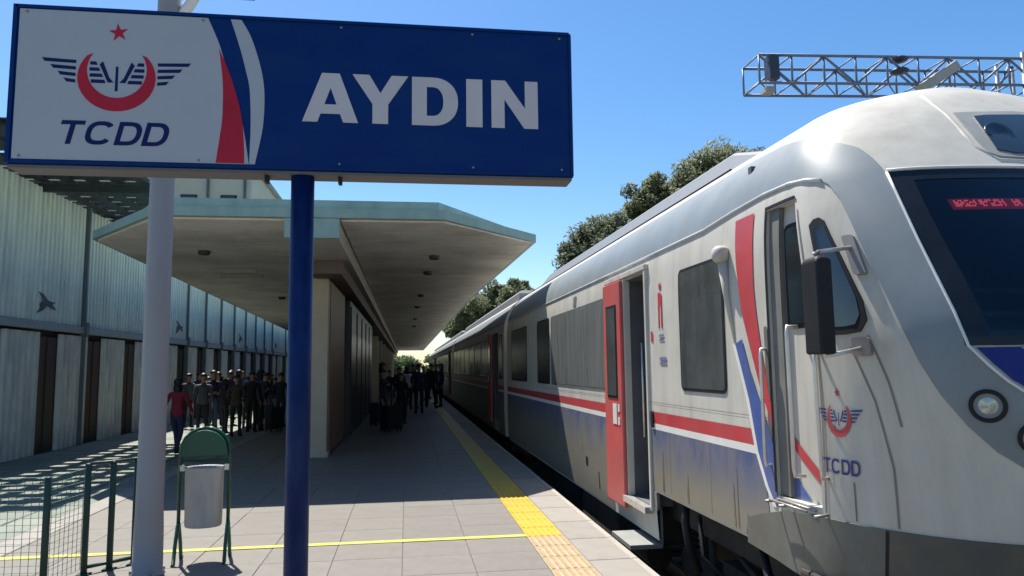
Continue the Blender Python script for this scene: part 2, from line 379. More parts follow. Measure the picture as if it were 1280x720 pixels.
def patch(mb, poly, off=.004, rim=None, mi=0, mir=False, dy=0, holes=None):
    """lay polygon (s,z) on the train's skin, off metres proud, with a rim down to 'rim'"""
    if mir: poly = [(6.8-a, b) for a, b in poly]
    s0, s1 = min(p[0] for p in poly), max(p[0] for p in poly); z0, z1 = min(p[1] for p in poly), max(p[1] for p in poly)
    sg, zg = sgrid(s0, s1), zgrid(z0, z1); key = {}; V = []; Fc = []
    def vid(p):
        k_ = (round(p[0], 4), round(p[1], 4))
        if k_ not in key: key[k_] = len(V); q = SN(k_[0], k_[1], off); V.append((q.x, q.y+dy, q.z))
        return key[k_]
    for i in range(len(sg)-1):
        strip = clip(clip(poly, 0, sg[i], True), 0, sg[i+1], False)
        if len(strip) < 3: continue
        for j in range(len(zg)-1):
            pc = clip(clip(strip, 1, zg[j], True), 1, zg[j+1], False)
            if len(pc) < 3: continue
            ids = []
            for p in pc:
                q = vid(p)
                if not ids or ids[-1] != q: ids.append(q)
            if len(ids) > 2 and ids[0] == ids[-1]: ids.pop()
            if len(set(ids)) == len(ids) and len(ids) > 2: Fc.append(ids)
    mb.add(V, Fc, mi, True)
    if rim is not None:
        pts = []
        for i in range(len(poly)):
            a, b = poly[i], poly[(i+1) % len(poly)]; k_ = max(1, int(max(abs(a[0]-b[0])/(.05 if min(a[0], b[0]) < 4.4 else .5), abs(a[1]-b[1])/.1)))
            for t in range(k_): pts.append((a[0]+(b[0]-a[0])*t/k_, a[1]+(b[1]-a[1])*t/k_))
        A = []; B = []
        for p in pts:
            q = SN(p[0], p[1], off); r = SN(p[0], p[1], rim); A.append((q.x, q.y+dy, q.z)); B.append((r.x, r.y+dy, r.z))
        n = len(pts); mb.add(A+B, [(i, (i+1) % n, (i+1) % n+n, i+n) for i in range(n)], mi)
    return mb
def rect(a, b, c, d, r=0):
    if not r: return [(a, c), (b, c), (b, d), (a, d)]
    out = []
    for cx, cz, t0 in ((b-r, c+r, -90), (b-r, d-r, 0), (a+r, d-r, 90), (a+r, c+r, 180)):
        for k_ in range(4): t = radians(t0+30*k_); out.append((cx+r*cos(t), cz+r*sin(t)))
    return out
def skin(mb, s0, s1, z0, z1, holes, skip=None, mi=0, dy=0):
    sg = sgrid(s0, s1, [h[0] for h in holes]+[h[1] for h in holes]); zg = zgrid(z0, z1, [h[2] for h in holes]+[h[3] for h in holes])
    V = [tuple(S(a, b)+Vector((0, dy, 0))) for a in sg for b in zg]; nz = len(zg); Fc = []
    for i in range(len(sg)-1):
        for j in range(nz-1):
            a = (sg[i]+sg[i+1])/2; b = (zg[j]+zg[j+1])/2
            if any(h[0] < a < h[1] and h[2] < b < h[3] for h in holes): continue
            if skip and skip(sg[i], sg[i+1], zg[j], zg[j+1]): continue
            Fc.append((i*nz+j, i*nz+j+1, (i+1)*nz+j+1, (i+1)*nz+j))
    mb.add(V, Fc, mi, True); return mb

# logo and letters in unit boxes: list of (loops)
def arcpts(cx, cy, rx, ry, a0, a1, n=18, e=2.0):
    out = []
    for i in range(n+1):
        t = radians(a0+(a1-a0)*i/n); c, s_ = cos(t), sin(t)
        out.append((cx+rx*math.copysign(abs(c)**(2/e), c), cy+ry*math.copysign(abs(s_)**(2/e), s_)))
    return out
def emblem():
    red = []; blue = []
    # crescent opening upward: centre 0, outer .165 x .14
    outer = arcpts(0, .0, .160, .150, 140, 400, 26); inner = arcpts(0, .035, .122, .125, 395, 145, 24)
    red.append([outer+inner])
    st = []
    for k_ in range(10): r = .042 if k_ % 2 == 0 else .016; t = radians(90+36*k_+8); st.append((r*cos(t), .205+r*sin(t)))
    red.append([st])
    for sg_ in (-1, 1):
        for k_, (a, b) in enumerate([(.167, .305), (.167, .270), (.167, .240), (.167, .215)]):
            y = .073-k_*.029
            q = [(sg_*a, y), (sg_*b, y+.006), (sg_*(b-.012), y-.010), (sg_*a, y-.014)]
            blue.append([q if sg_ < 0 else q[::-1]])
        for k_, a in enumerate([.110, .112, .110, .104]):
            y = .070-k_*.027; t0 = (.086, .074, .062, .050)[k_]
            q = [(sg_*a, y), (sg_*t0, y), (sg_*(t0-.006), y-.015), (sg_*a, y-.015)]
            blue.append([q if sg_ > 0 else q[::-1]])
        q = [(sg_*.058, .072), (sg_*.030, .0), (sg_*.012, -.022), (sg_*.036, -.022), (sg_*.072, .058)]
        blue.append([q])
    blue.append([[(-.005, .05), (.005, .05), (.006, -.06), (-.006, -.06)]])
    return red, blue
def letters_tcdd():
    """TCDD, slanted, in a box 4.7 wide, 1 high"""
    L_ = []; t = .17
    L_.append([[(0, 1), (0, 1-t), (.40, 1-t), (.40, 0), (.62, 0), (.62, 1-t), (1.0, 1-t), (1.0, 1)]])
    L_.append([arcpts(1.72, .5, .58, .5, 35, 325, 22, 2.6)+arcpts(1.72, .5, .36, .5-t, 322, 38, 20, 2.6)])
    for x in (2.45, 3.62):
        out = [(x, 0), (x+.5, 0)]+arcpts(x+.5, .5, .55, .5, -75, 75, 12, 2.4)+[(x+.5, 1), (x, 1)]
        inn = [(x+.22, t), (x+.5, t)]+arcpts(x+.5, .5, .33, .5-t, -75, 75, 10, 2.4)+[(x+.5, 1-t), (x+.22, 1-t)]
        L_.append([out, inn])
    return L_
def flat(mb, shapes, fn, mi=0):
    for loops in shapes:
        tri = tessellate_polygon([[Vector((a, b, 0)) for a, b in lp] for lp in loops]); V = [fn(a, b) for lp in loops for a, b in lp]
        mb.add(V, [list(t) for t in tri], mi)
    return mb
def slab_shapes(mb, shapes, fn, mi=0):
    """fn(a,b,h) with h 0 or 1: a thin raised sheet"""
    for loops in shapes:
        tri = tessellate_polygon([[Vector((a, b, 0)) for a, b in lp] for lp in loops]); pts = [p for lp in loops for p in lp]; n = len(pts)
        V = [fn(a, b, 0) for a, b in pts]+[fn(a, b, 1) for a, b in pts]; Fc = [[i+n for i in t] for t in tri]; o_ = 0
        for lp in loops:
            m = len(lp); Fc += [[o_+i, o_+(i+1) % m, o_+(i+1) % m+n, o_+i+n] for i in range(m)]; o_ += m
        mb.add(V, Fc, mi)
    return mb

# ================================================================ FRONT RAILCAR
E1 = 17.35
car = thing('railcar', 'front railcar of the white train, sloping nose and open red door', 'train', (0, 0, 0))
WS = [(3.4, 2.72), (3.60, 2.72), (3.875, 2.725), (3.882, 2.4), (3.885, 2.0), (3.885, 1.80), (3.875, 1.735), (3.84, 1.728), (3.4, 1.725)]
WSfull = WS+[(6.8-a, b) for a, b in WS[::-1] if a != 3.4]
def pip(p, poly):
    c = False; n = len(poly)
    for i in range(n):
        a, b = poly[i], poly[(i+1) % n]
        if (a[1] > p[1]) != (b[1] > p[1]) and p[0] < (b[0]-a[0])*(p[1]-a[1])/(b[1]-a[1])+a[0]: c = not c
    return c
def skipws(a, b, c, d): return (a > 2.93 and b < 3.87 and c > 1.73 and d < 2.715)
mb = MB()
DO = (7.05, 7.74, .30, 2.57); CD = (4.25, 4.545, .82, 2.665)
holes = [DO, CD, (2.8-10, 6.95, -1, .46)]
skin(mb, 6.8-E1, E1, .0, 3.60, holes, skipws, 0)
# end wall
ew = [tuple(S(E1, z_)) for z_ in zgrid(.0, 3.598)]; ew += [(2*XC-p[0], p[1], p[2]) for p in ew[::-1]]
mb.add(ew, [list(range(len(ew)))])
body = mb.build('body', [white], car)
roofc = MB()   # silver band along the cantrail sweeping down into the nose pillar
outer = [(12, 2.735), (5.62, 2.74), (5.1, 2.78), (4.62, 2.80), (4.3, 2.79), (4.17, 2.775), (4.10, 2.75), (4.062, 2.70), (4.035, 2.6), (4.022, 2.45), (4.014, 2.24), (4.006, 2.05), (3.995, 1.84), (3.975, 1.65), (3.945, 1.49), (3.9, 1.34), (3.85, 1.22), (3.80, 1.14), (3.7, 1.03), (3.55, .96), (3.4, .94)]
innerp = [(3.4, 1.28), (3.6, 1.31), (3.72, 1.37), (3.805, 1.51), (3.83, 1.56), (3.857, 1.635), (3.884, 1.73), (3.888, 1.9), (3.888, 2.3), (3.885, 2.6), (3.886, 2.72), (3.91, 2.84), (3.945, 2.925), (4.015, 2.985), (4.21, 3.085), (4.6, 3.16), (5.2, 3.2), (12, 3.2)]
for mir in (False, True): patch(roofc, outer+innerp, .006, .0, 0, mir)
for mir in (False, True): patch(roofc, rect(12, E1-.02, 2.735, 3.2), .006, 0, 0, mir)
roofc.build('silver_band', silver, car)
# bright edge bead between band and windscreen / cap
mb = MB()
for mir in (1, -1):
    pts = [SN(a if mir == 1 else 6.8-a, b, .012) for a, b in innerp[:11]]
    mb.tube(pts, .008, 6)
    pts = [SN(a if mir == 1 else 6.8-a, b, .006) for a, b in [(E1-.1, 2.73), (12, 2.73), (8, 2.73), (5.62, 2.735), (5.1, 2.772), (4.62, 2.792), (4.3, 2.783), (4.165, 2.765), (4.09, 2.735)]]
    mb.tube(pts, .012, 6)
mb.tube([SN(s_, 2.735, .01) for s_ in [3.885-.0485*i for i in range(21)]], .010, 6)
mb.build('edge_trim', mat('trim_pale', (.6, .6, .58), .35), car)
# windscreen
g = MB(); patch(g, WSfull, .004); wsg = g.build('windscreen', glass, car)
g = MB()
bw = .05
for mir in (False, True):
    patch(g, [(3.4, 2.722), (3.886, 2.727), (3.886, 2.66), (3.4, 2.66)], .007, None, 0, mir)
    patch(g, [(3.886, 2.66), (3.889, 2.4), (3.890, 1.77), (3.845, 1.77), (3.838, 2.4), (3.832, 2.66)], .007, None, 0, mir)
    patch(g, [(3.890, 1.77), (3.890, 1.73), (3.4, 1.72), (3.4, 1.77)], .007, None, 0, mir)
g.build('windscreen_border', mat('screen_border_black', (.008, .012, .018), .3, spec=.3), wsg)
# cab interior
ci = MB()
ci.box(2.8, 4.8, 3.6, 4.05, 1.2, 1.60)
ci.add([(2.95, 3.22, 1.62), (4.65, 3.22, 1.62), (4.75, 3.95, 1.74), (2.85, 3.95, 1.74)], [(0, 1, 2, 3)])
ci.box(2.5, 5.1, 5.0, 5.05, .8, 3.1)
for x in (3.1, 4.2): ci.box(x, x+.5, 4.25, 4.4, 1.1, 2.25, c=.05)
ci.build('cab_interior', mat('cab_interior_dark', (.09, .10, .11), .7), car)
MB().box(2.9, 4.7, 3.75, 3.80, 2.04, 2.065).box(3.05, 4.6, 3.60, 3.64, 1.90, 1.925).build('dashboard_rail', chrome, car)
# destination display behind the glass, reads as a red line of dots
dp = MB(); 
def wsp(s_, z_, o_): return SN(s_, z_, o_)
pl = MB()
DA, DB = 3.775, 3.30
for i in range(14):
    a = DA+(DB-DA)*i/14; b = DA+(DB-DA)*(i+1)/14
    pl.add([wsp(a, 2.485, -.03), wsp(b, 2.485, -.03), wsp(b, 2.555, -.03), wsp(a, 2.555, -.03)], [(0, 1, 2, 3)])
disp = pl.build('destination_display', ledbase, car)
dots = MB()
FONT = {'A': ['01110', '10001', '11111', '10001', '10001'], 'Y': ['10001', '01010', '00100', '00100', '00100'], 'D': ['11110', '10001', '10001', '10001', '11110'], 'I': ['111', '010', '010', '010', '111'],
        'N': ['10001', '11001', '10101', '10011', '10001'], 'E': ['1111', '1000', '1110', '1000', '1111'], 'Z': ['11111', '00010', '00100', '01000', '11111'], 'L': ['1000', '1000', '1000', '1000', '1111'], '-': ['000', '000', '111', '000', '000'], ' ': ['00']*5, '.': ['0', '0', '0', '0', '1']}
# the display's words cannot be read in the photograph: broken runs of lit dots stand for them
x = DA-.010; random.seed(3)
runs = [5, 6, 0, 2, 0, 2, 0, 6, 5, 0, 4]
for rn in runs:
    if rn == 0: x -= .012; continue
    for c_ in range(rn*2):
        for r_ in range(4):
            if random.random() < .72:
                z_ = 2.502+r_*.011
                dots.add([wsp(x, z_, -.026), wsp(x-.0030, z_, -.026), wsp(x-.0030, z_+.008, -.026), wsp(x, z_+.008, -.026)], [(0, 1, 2, 3)])
        x -= .0048
    x -= .006
dots.build('lit_dots', ledm, disp, kind='stuff')
random.seed(11)
# blue nose panel under the windscreen, with pale flash
mb = MB()
for mir in (False, True): patch(mb, [(3.4, 1.715), (3.872, 1.72), (3.85, 1.645), (3.822, 1.565), (3.797, 1.52), (3.712, 1.385), (3.6, 1.325), (3.4, 1.295)], .0075, .002, 0, mir)
nb = mb.build('nose_blue_panel', deepblue, car)
mb = MB()
for mir in (False, True): patch(mb, [(3.80, 1.715), (3.70, 1.715), (3.55, 1.56), (3.47, 1.42), (3.52, 1.41), (3.63, 1.53)], .011, .007, 0, mir)
mb.build('nose_pale_flash', white, nb)
# headlights
for (s_, z_, r) in ((3.866, 1.44, .062), (3.785, 1.29, .062), (6.8-3.866, 1.44, .062), (6.8-3.785, 1.29, .062)):
    c = SN(s_, z_, .0); n_ = (SN(s_, z_, .05)-c).normalized(); q = n_.to_track_quat('Z', 'Y')
    t = thing('x', '', ''); t.name = 'headlight'; t.rotation_euler = q.to_euler(); t.location = c+n_*.008; t.parent = car
    for kk in ('label', 'category'): del t[kk]
    MB().lathe([(r*1.3, -.03), (r*1.3, .004), (r*1.18, .012), (r*1.0, .006), (r*.95, -.02)], n=28).build('bezel', rubber, t)
    MB().lathe([(r*.95, -.012), (r*.6, -.002), (.001, .004)], n=24).build('lens', mat('headlight_lens', (.42, .44, .38), .12, .3, var=.3, scale=20, coat=.6), t)
# top light in its pocket on the cap
tl = MB()
for mir in (False, True):
    patch(tl, [(3.4, 3.22), (3.57, 3.20), (3.63, 3.19), (3.618, 2.845), (3.59, 2.815), (3.4, 2.80)], .010, .0, 1, mir)
    patch(tl, [(3.4, 3.18), (3.53, 3.165), (3.575, 3.15), (3.590, 2.865), (3.55, 2.84), (3.4, 2.835)], .016, .008, 0, mir)
tlo = tl.build('roof_light', [mat('lamp_cover_dark_glass', (.02, .03, .035), .2, coat=.3), mat('lamp_pocket_grey', (.30, .30, .28), .5)], car)
for s_ in (3.545, 6.8-3.545, 3.4):
    c = SN(s_, 3.0, .017); n_ = (SN(s_, 2.99, .08)-c).normalized(); l = MB().lathe([(.085, 0), (.082, .010), (.062, .004), (.001, .002)], n=24).build('lens', mat('top_lamp_lens', (.03, .045, .055), .2, .2, coat=.5), tlo)
    l.rotation_euler = n_.to_track_quat('Z', 'Y').to_euler(); l.location = c
# ridges of the cap beside the light
mb = MB()
for sg_ in (1, -1):
    f_ = (lambda a: a) if sg_ == 1 else (lambda a: 6.8-a)
    mb.tube([SN(f_(a), b, -.012) for a, b in [(3.72, 3.40), (3.68, 3.30), (3.65, 3.18), (3.64, 3.0), (3.635, 2.9), (3.60, 2.80), (3.5, 2.785)]], .020, 8)
mb.build('cap_ridge', white, car)
# rounded front valance
mb = MB(); patch(mb, [(4.06, .775), (3.8, .775), (3.4, .775), (3.0, .775), (2.74, .775), (2.74, .385), (3.4, .36), (4.06, .385)], .010, -.03)
mb.build('front_valance', valance, car)
vg = mat('side_valance_grey', (.14, .145, .13), .55, dirt=((.10, .08, .05), .7, 4, (1, 1, .6)), var=.15)
mb = MB(); patch(mb, [(5.0, .43), (4.98, .60), (4.75, .67), (4.5, .73), (4.28, .775), (4.062, .775), (4.062, .385), (4.3, .385), (4.6, .41)], .010, -.03); mb.build('side_valance', vg, car)
mb = MB(); patch(mb, [(5.0, .43), (4.98, .60), (4.75, .67), (4.5, .73), (4.28, .775), (4.062, .775), (4.062, .385), (4.3, .385), (4.6, .41)], .010, -.03, 0, True); mb.build('side_valance', vg, car)
mb = MB()
for a in (4.06, 2.74): patch(mb, rect(a-.004, a+.004, .42, .77), .0125)
mb.build('valance_joint', rubber, car)
# livery
mb = MB(); mw = MB(); mbl = MB()
for dy_ in (0,):
    for mir in (False, True):
        for a, b in ((4.80, 7.03), (8.44, E1-.03)):
            patch(mb, rect(a, b, 1.105, 1.215) if a > 4.9 else [(a-.02, 1.215), (4.735, 1.105), (b, 1.105), (b, 1.215)], .004, None, 0, mir)
            patch(mw, rect(a, b, 1.05, 1.105) if a > 4.9 else [(4.735, 1.105), (4.72, 1.05), (b, 1.05), (b, 1.105)], .004, None, 0, mir)
mb.build('red_stripe', redp, car); mw.build('pale_stripe', mat('stripe_cream', (.7, .69, .64), .4, var=.06), car)
def bluefade():
    m = mat('train_blue_fading_to_grime', (.075, .10, .21), .42, dirt=((.23, .21, .17), .8, 3, (1, 1.2, .5)), var=.12)
    n = m.node_tree.nodes; L = m.node_tree.links; b = n['Principled BSDF']; src = b.inputs['Base Color'].links[0].from_socket
    tc = n.new('ShaderNodeTexCoord'); sp = n.new('ShaderNodeSeparateXYZ'); L.new(tc.outputs['Object'], sp.inputs[0])
    nz = n.new('ShaderNodeTexNoise'); nz.inputs['Scale'].default_value = 2.5; nz.inputs['Detail'].default_value = 8; L.new(tc.outputs['Object'], nz.inputs[0])
    ad = n.new('ShaderNodeMath'); ad.operation = 'MULTIPLY_ADD'; ad.inputs[1].default_value = .5; L.new(nz.outputs[0], ad.inputs[0]); L.new(sp.outputs[2], ad.inputs[2])
    rm = n.new('ShaderNodeMapRange'); rm.inputs[1].default_value = .84; rm.inputs[2].default_value = 1.30; L.new(ad.outputs[0], rm.inputs[0])
    mx = n.new('ShaderNodeMix'); mx.data_type = 'RGBA'; L.new(rm.outputs[0], mx.inputs[0]); mx.inputs[6].default_value = (.20, .185, .15, 1); L.new(src, mx.inputs[7]); L.new(mx.outputs[2], b.inputs['Base Color']); return m
bf = bluefade()
mb = MB()
for mir in (False, True):
    patch(mb, [(4.66, .66), (4.72, 1.05), (7.03, 1.05), (7.03, .31), (6.96, .31), (6.94, .47), (5.02, .47), (4.98, .62)], .004, None, 0, mir)
    for a, b in ((8.44, E1-.03),): patch(mb, rect(a, b, .02, 1.05), .004, None, 0, mir)
mb.build('blue_lower_panel', bf, car)
rr = MB(); bb = MB(); wl = MB()
RL = [(5.02, 2.69), (5.01, 2.5), (5.0, 2.37), (4.94, 2.02), (4.82, 1.74), (4.70, 1.47), (4.60, 1.31), (4.552, 1.20)]; RR = [(4.552, 1.36), (4.60, 1.47), (4.68, 1.79), (4.72, 2.0), (4.74, 2.17), (4.74, 2.45), (4.73, 2.69)]
BL = [(5.06, 1.80), (4.98, 1.63), (4.88, 1.41), (4.78, 1.07), (4.66, .86), (4.56, .74)]; BR = [(4.552, .80), (4.552, 1.10), (4.66, 1.31), (4.78, 1.5), (4.86, 1.63), (4.95, 1.83)]
for mir in (False, True):
    patch(rr, RL+RR, .005, None, 0, mir); patch(bb, BL+BR, .006, None, 0, mir)
    patch(wl, [(a+.045, b) for a, b in BL]+BL[::-1], .005, None, 0, mir)
rr.build('red_ribbon', redp, car); bb.build('blue_ribbon', bluep, car); wl.build('pale_ribbon_edge', MATS['stripe_cream'], car)
mb = MB()
random.seed(21)
for k_ in range(9):
    a = random.choice([5.2, 5.6, 6.1, 6.6, 9.0, 9.8, 10.9, 11.6, 12.8])+random.uniform(-.1, .1); z_ = random.uniform(.55, 1.0); w_ = random.uniform(.008, .02)
    patch(mb, [(a-w_*.4, z_), (a+w_*.4, z_), (a+w_, .50), (a-w_, .50)], .0062)
mb.build('rust_run', mat('rust_stain', (.15, .105, .065), .8, var=.3, scale=12, dirt=((.22, .19, .15), .8, 9, (1, 1, .4))), car)
random.seed(11)
# recessed cab door
def recess(h, depth, m, nm, parent):
    mb = MB(); patch(mb, rect(*h), -depth, 0.0); return mb.build(nm, m, parent)
cd = recess(CD, .055, white, 'cab_door', car)
mb = MB(); patch(mb, [(4.545, 1.50), (4.545, 1.36), (4.40, 1.12), (4.27, .93), (4.255, .98), (4.40, 1.20)], -.050); mb.build('door_red_ribbon', redp, cd)
mb = MB(); patch(mb, [(4.545, 1.12), (4.40, .96), (4.32, .83), (4.545, .83)], -.050); mb.build('door_blue_ribbon', bluep, cd)
mb = MB(); patch(mb, rect(4.262, 4.40, 1.87, 2.54, .035), -.046, -.055, 0); patch(mb, rect(4.280, 4.380, 1.90, 2.51, .03), -.040, -.046, 1); mb.build('door_window', [rubber, darkglass], cd)
mb = MB(); patch(mb, rect(4.42, 4.545, .83, 2.66), -.02, -.05); mb.build('door_post', mat('door_post_grey', (.16, .155, .14), .6), cd)
mb = MB()
for s_, z0, z1 in ((4.335, .98, 1.88), (4.225, 1.0, 1.72), (4.605, 1.0, 1.75)):
    mb.tube([SN(s_, z0, -.03 if s_ == 4.335 else .0), SN(s_, z0, .04), SN(s_, z0+.05, .045), SN(s_, z1-.05, .045), SN(s_, z1, .04), SN(s_, z1, -.03 if s_ == 4.335 else 0.)], .012, 8)
mb.build('grab_rail', chrome, car)
mb = MB(); patch(mb, rect(4.58, 4.625, .95, 1.9, .01), .004); patch(mb, [(4.545, .82), (4.552, .82), (4.552, 2.67), (4.24, 2.67), (4.24, 2.66), (4.545, 2.66)], .006, 0); mb.build('rail_slot_gap_shade', mat('gap_shade_frame_grey', (.11, .11, .10), .6), car)  # shade of the rail slot and door gap painted as flat grey strips
st = MB()
p0, p1 = SN(4.22, .80, 0), SN(4.53, .80, 0)
for k_ in range(2):
    o_ = .04+k_*.06; a = SN(4.27, .80, o_-.03); b = SN(4.54, .80, o_-.03); st.tube([a, b], .008, 6)
for s_ in (4.23, 4.38, 4.53): st.tube([SN(s_, .79, -.03), SN(s_, .79, .10)], .009, 6)
st.build('cab_step', steel, car)
mb = MB(); patch(mb, rect(4.548, 4.566, .84, 2.69), .008, 0); mb.build('door_gap_shade', rubber, car)  # dark strips paint the shadow gap around the cab door
mb = MB(); patch(mb, rect(4.25, 4.546, 2.672, 2.69), .008, 0); mb.build('door_gap_shade', rubber, car)
# cab side window
cw = MB()
WP = [(4.15, 2.50), (4.125, 2.505), (4.108, 2.48), (4.085, 2.28), (4.062, 1.99), (4.066, 1.88), (4.09, 1.82), (4.13, 1.81), (4.175, 1.81), (4.175, 2.47)]
patch(cw, WP, .010, .0, 0)
cx_ = sum(p[0] for p in WP)/len(WP); cz_ = sum(p[1] for p in WP)/len(WP)
patch(cw, [(cx_+(a-cx_)*.74, cz_+(b-cz_)*.87) for a, b in WP], .012, .009, 1)
cw.build('cab_side_window', [rubber, darkglass], car)
cw = MB(); patch(cw, WP, .010, .0, 0, True); cw.build('cab_side_window', [darkglass], car)
# mirror
mr = MB()
mr.box(2.14, 2.23, 3.60, 3.76, 1.70, 2.225, c=.02); mo = bevel(mr.build('wing_mirror', rubber, car), .015)
mo.rotation_euler = (0, 0, 0)
mr = MB(); A = SN(4.048, 2.29, 0); B = SN(4.09, 1.74, 0)
mr.tube([(2.19, 3.70, 2.245), (2.19, 3.66, 2.25), A+Vector((-.01, -.02, 0))], .012, 8); mr.tube([(2.20, 3.66, 1.69), B+Vector((-.02, 0, -.01))], .012, 8)
mr.build('mirror_arm', chrome, mo)
mr = MB(); patch(mr, rect(4.026, 4.058, 2.13, 2.36, .01), .03, 0); patch(mr, rect(4.07, 4.115, 1.69, 1.79, .01), .02, 0); mr.build('mirror_bracket', mat('bracket_grey', (.22, .20, .19), .5), mo)
# rear-view camera pod with tapering fin
rv = MB(); c = SN(5.17, 2.47, .0)
rv.lathe([(.001, .10), (.035, .10), (.062, .075), (.066, .03), (.060, 0), (.04, -.02), (.001, -.02)], (c.x-.045, c.y, c.z-.04), 18)
rv.tube([(c.x-.03, c.y, c.z-.05), (c.x-.02, c.y-.02, c.z-.3), (c.x-.008, c.y-.10, c.z-.66)], [.042, .026, .008], 10)
rv.build('camera_pod', white, car)
# nose body joints, the mirror arm's shadow painted among them as a slanted line
mb = MB()
def line_on(mb, pts, w_=.0024, off=.003):
    L_ = [(a-w_, b) for a, b in pts]+[(a+w_, b) for a, b in pts[::-1]]; patch(mb, L_, off)
line_on(mb, [(4.125, 1.74), (4.08, 1.45), (4.045, 1.1), (4.035, .79)]); line_on(mb, [(4.075, 1.80), (4.045, 1.55), (4.025, 1.32)], .0025)
line_on(mb, [(4.235, .80), (4.235, 1.6), (4.235, 2.6)], .003); line_on(mb, [(4.14, .79), (4.145, 1.0)], .002)
mb.build('joint_and_shadow_line', mat('joint_and_shadow_brown', (.20, .17, .14), .8), car)
# emblem and letters by the cab door
red, blue = emblem(); lt = letters_tcdd()
kx = .072/.31
fe = lambda a, b: SN(4.183-a*.225-0.003, 1.345+b*.70, .006)
mb = MB(); flat(mb, red, fe, 0); flat(mb, blue, fe, 1); flat(mb, lt, lambda a, b: SN(4.237-(a)/4.7*.112, 1.035+b*.085-(a/4.7)*.0, .006), 1)
emb = mb.build('emblem_print', [redp, mat('emblem_navy', (.03, .04, .19), .5)], car)
# saloon windows
def side_window(a, b, c, d, parent, dy=0, n=1, m=winglass, dk=rubber):
    mb = MB(); patch(mb, rect(a, b, c, d, .06), .007, .0, 0, dy=dy)
    pw = (b-a-.04)/n
    for k_ in range(n): patch(mb, rect(a+.02+k_*pw+.006, a+.02+(k_+1)*pw-.006, c+.025, d-.025, .04), .009, .006, 1, dy=dy)
    return mb.build('window', [dk, m], parent)
side_window(5.235, 6.15, 1.435, 2.475, car)
dg_ = mat('saloon_window_dusty_glass', (.165, .17, .16), .3, var=.2, scale=3, stretch=(1, 3, .3), dirt=((.09, .10, .10), .7, 2.5, (1, 2.5, .3)), spec=.5)
side_window(8.47, 11.95, 1.37, 2.47, car, n=3, m=dg_, dk=MATS['gap_shade_frame_grey'])  # frame here is an even plain grey
tg_ = mat('carriage_window_shaded_glass', (.02, .024, .026), .22, spec=.4); side_window(12.1, 13.25, 1.37, 2.47, car, m=tg_); side_window(14.45, 16.6, 1.37, 2.47, car, n=2, m=tg_)  # rear windows: canopy shade put into a darker tinted glass
mb = MB(); patch(mb, rect(10.12, 10.3, 2.50, 2.64), .006); mb.build('number_plate_print', interior, car)
# open passenger doorway, leaf slid back and proud of the side
X0 = 2.36
vb = MB()
vb.add([(2.35, DO[0], DO[2]), (2.35, DO[1], DO[2]), (2.35, DO[1], DO[3]), (2.35, DO[0], DO[3]), (4.9, DO[0]-.3, DO[2]), (4.9, DO[1]+.3, DO[2]), (4.9, DO[1]+.3, DO[3]), (4.9, DO[0]-.3, DO[3])],
       [(0, 1, 5, 4), (1, 2, 6, 5), (2, 3, 7, 6), (3, 0, 4, 7), (4, 5, 6, 7)])
vest = vb.build('vestibule', interior, car)
MB().tube([(2.62, 7.42, .32), (2.62, 7.42, 2.5)], .018, 8).tube([(2.5, 7.68, .9), (2.5, 7.68, 1.9)], .014, 8).build('grab_pole', chrome, vest)
fr = MB()
fr.box(2.325, 2.40, DO[0]-.05, DO[0], .27, 2.60).box(2.325, 2.40, DO[1], DO[1]+.03, .27, 2.60).box(2.32, 2.40, DO[0]-.05, 8.5, 2.602, 2.655)
bevel(fr.build('door_frame', white, car), .006)
MB().box(2.27, 2.36, DO[0]-.02, DO[1]+.02, .24, .30).build('door_sill', chrome, car)
lf = MB().box(2.285, 2.325, 7.755, 8.44, .16, 2.585).build('sliding_door', reddoor, car); bevel(lf, .012)
MB().box(2.279, 2.284, 7.90, 8.30, 1.30, 2.33).box(2.275, 2.2785, 7.93, 8.27, 1.33, 2.30, 1).build('door_window', [rubber, winglass], lf)
MB().box(2.279, 2.284, 7.84, 7.90, 1.02, 1.10).box(2.279, 2.284, 7.84, 7.90, 1.16, 1.24).box(2.279, 2.284, 7.95, 8.1, 1.02, 1.24).build('door_sticker', MATS['stripe_cream'], lf)
# access-symbol figure, stickers beside the door
mb = MB(); patch(mb, rect(6.60, 6.665, 2.36, 2.42, .02), .005); patch(mb, [(6.585, 2.32), (6.69, 2.34), (6.69, 2.0), (6.665, 2.0), (6.66, 2.22), (6.62, 2.22), (6.615, 2.0), (6.585, 2.0)], .005); patch(mb, rect(6.86, 6.92, 1.88, 1.98), .005)
mb.build('figure_sticker', redp, car)
mb = MB()
for k_ in range(2): patch(mb, rect(6.50, 6.68, 1.66+k_*.04, 1.69+k_*.04), .005)
for k_ in range(2): patch(mb, rect(6.55, 6.68, 1.88+k_*.04, 1.90+k_*.04), .005)
mb.build('lettering_sticker', mat('sticker_blue', (.16, .16, .26), .5, var=.3, scale=40), car)
mb = MB(); patch(mb, rect(6.90, 6.96, 1.06, 1.22, .025), .02, 0); mb.build('door_button', rubber, car)
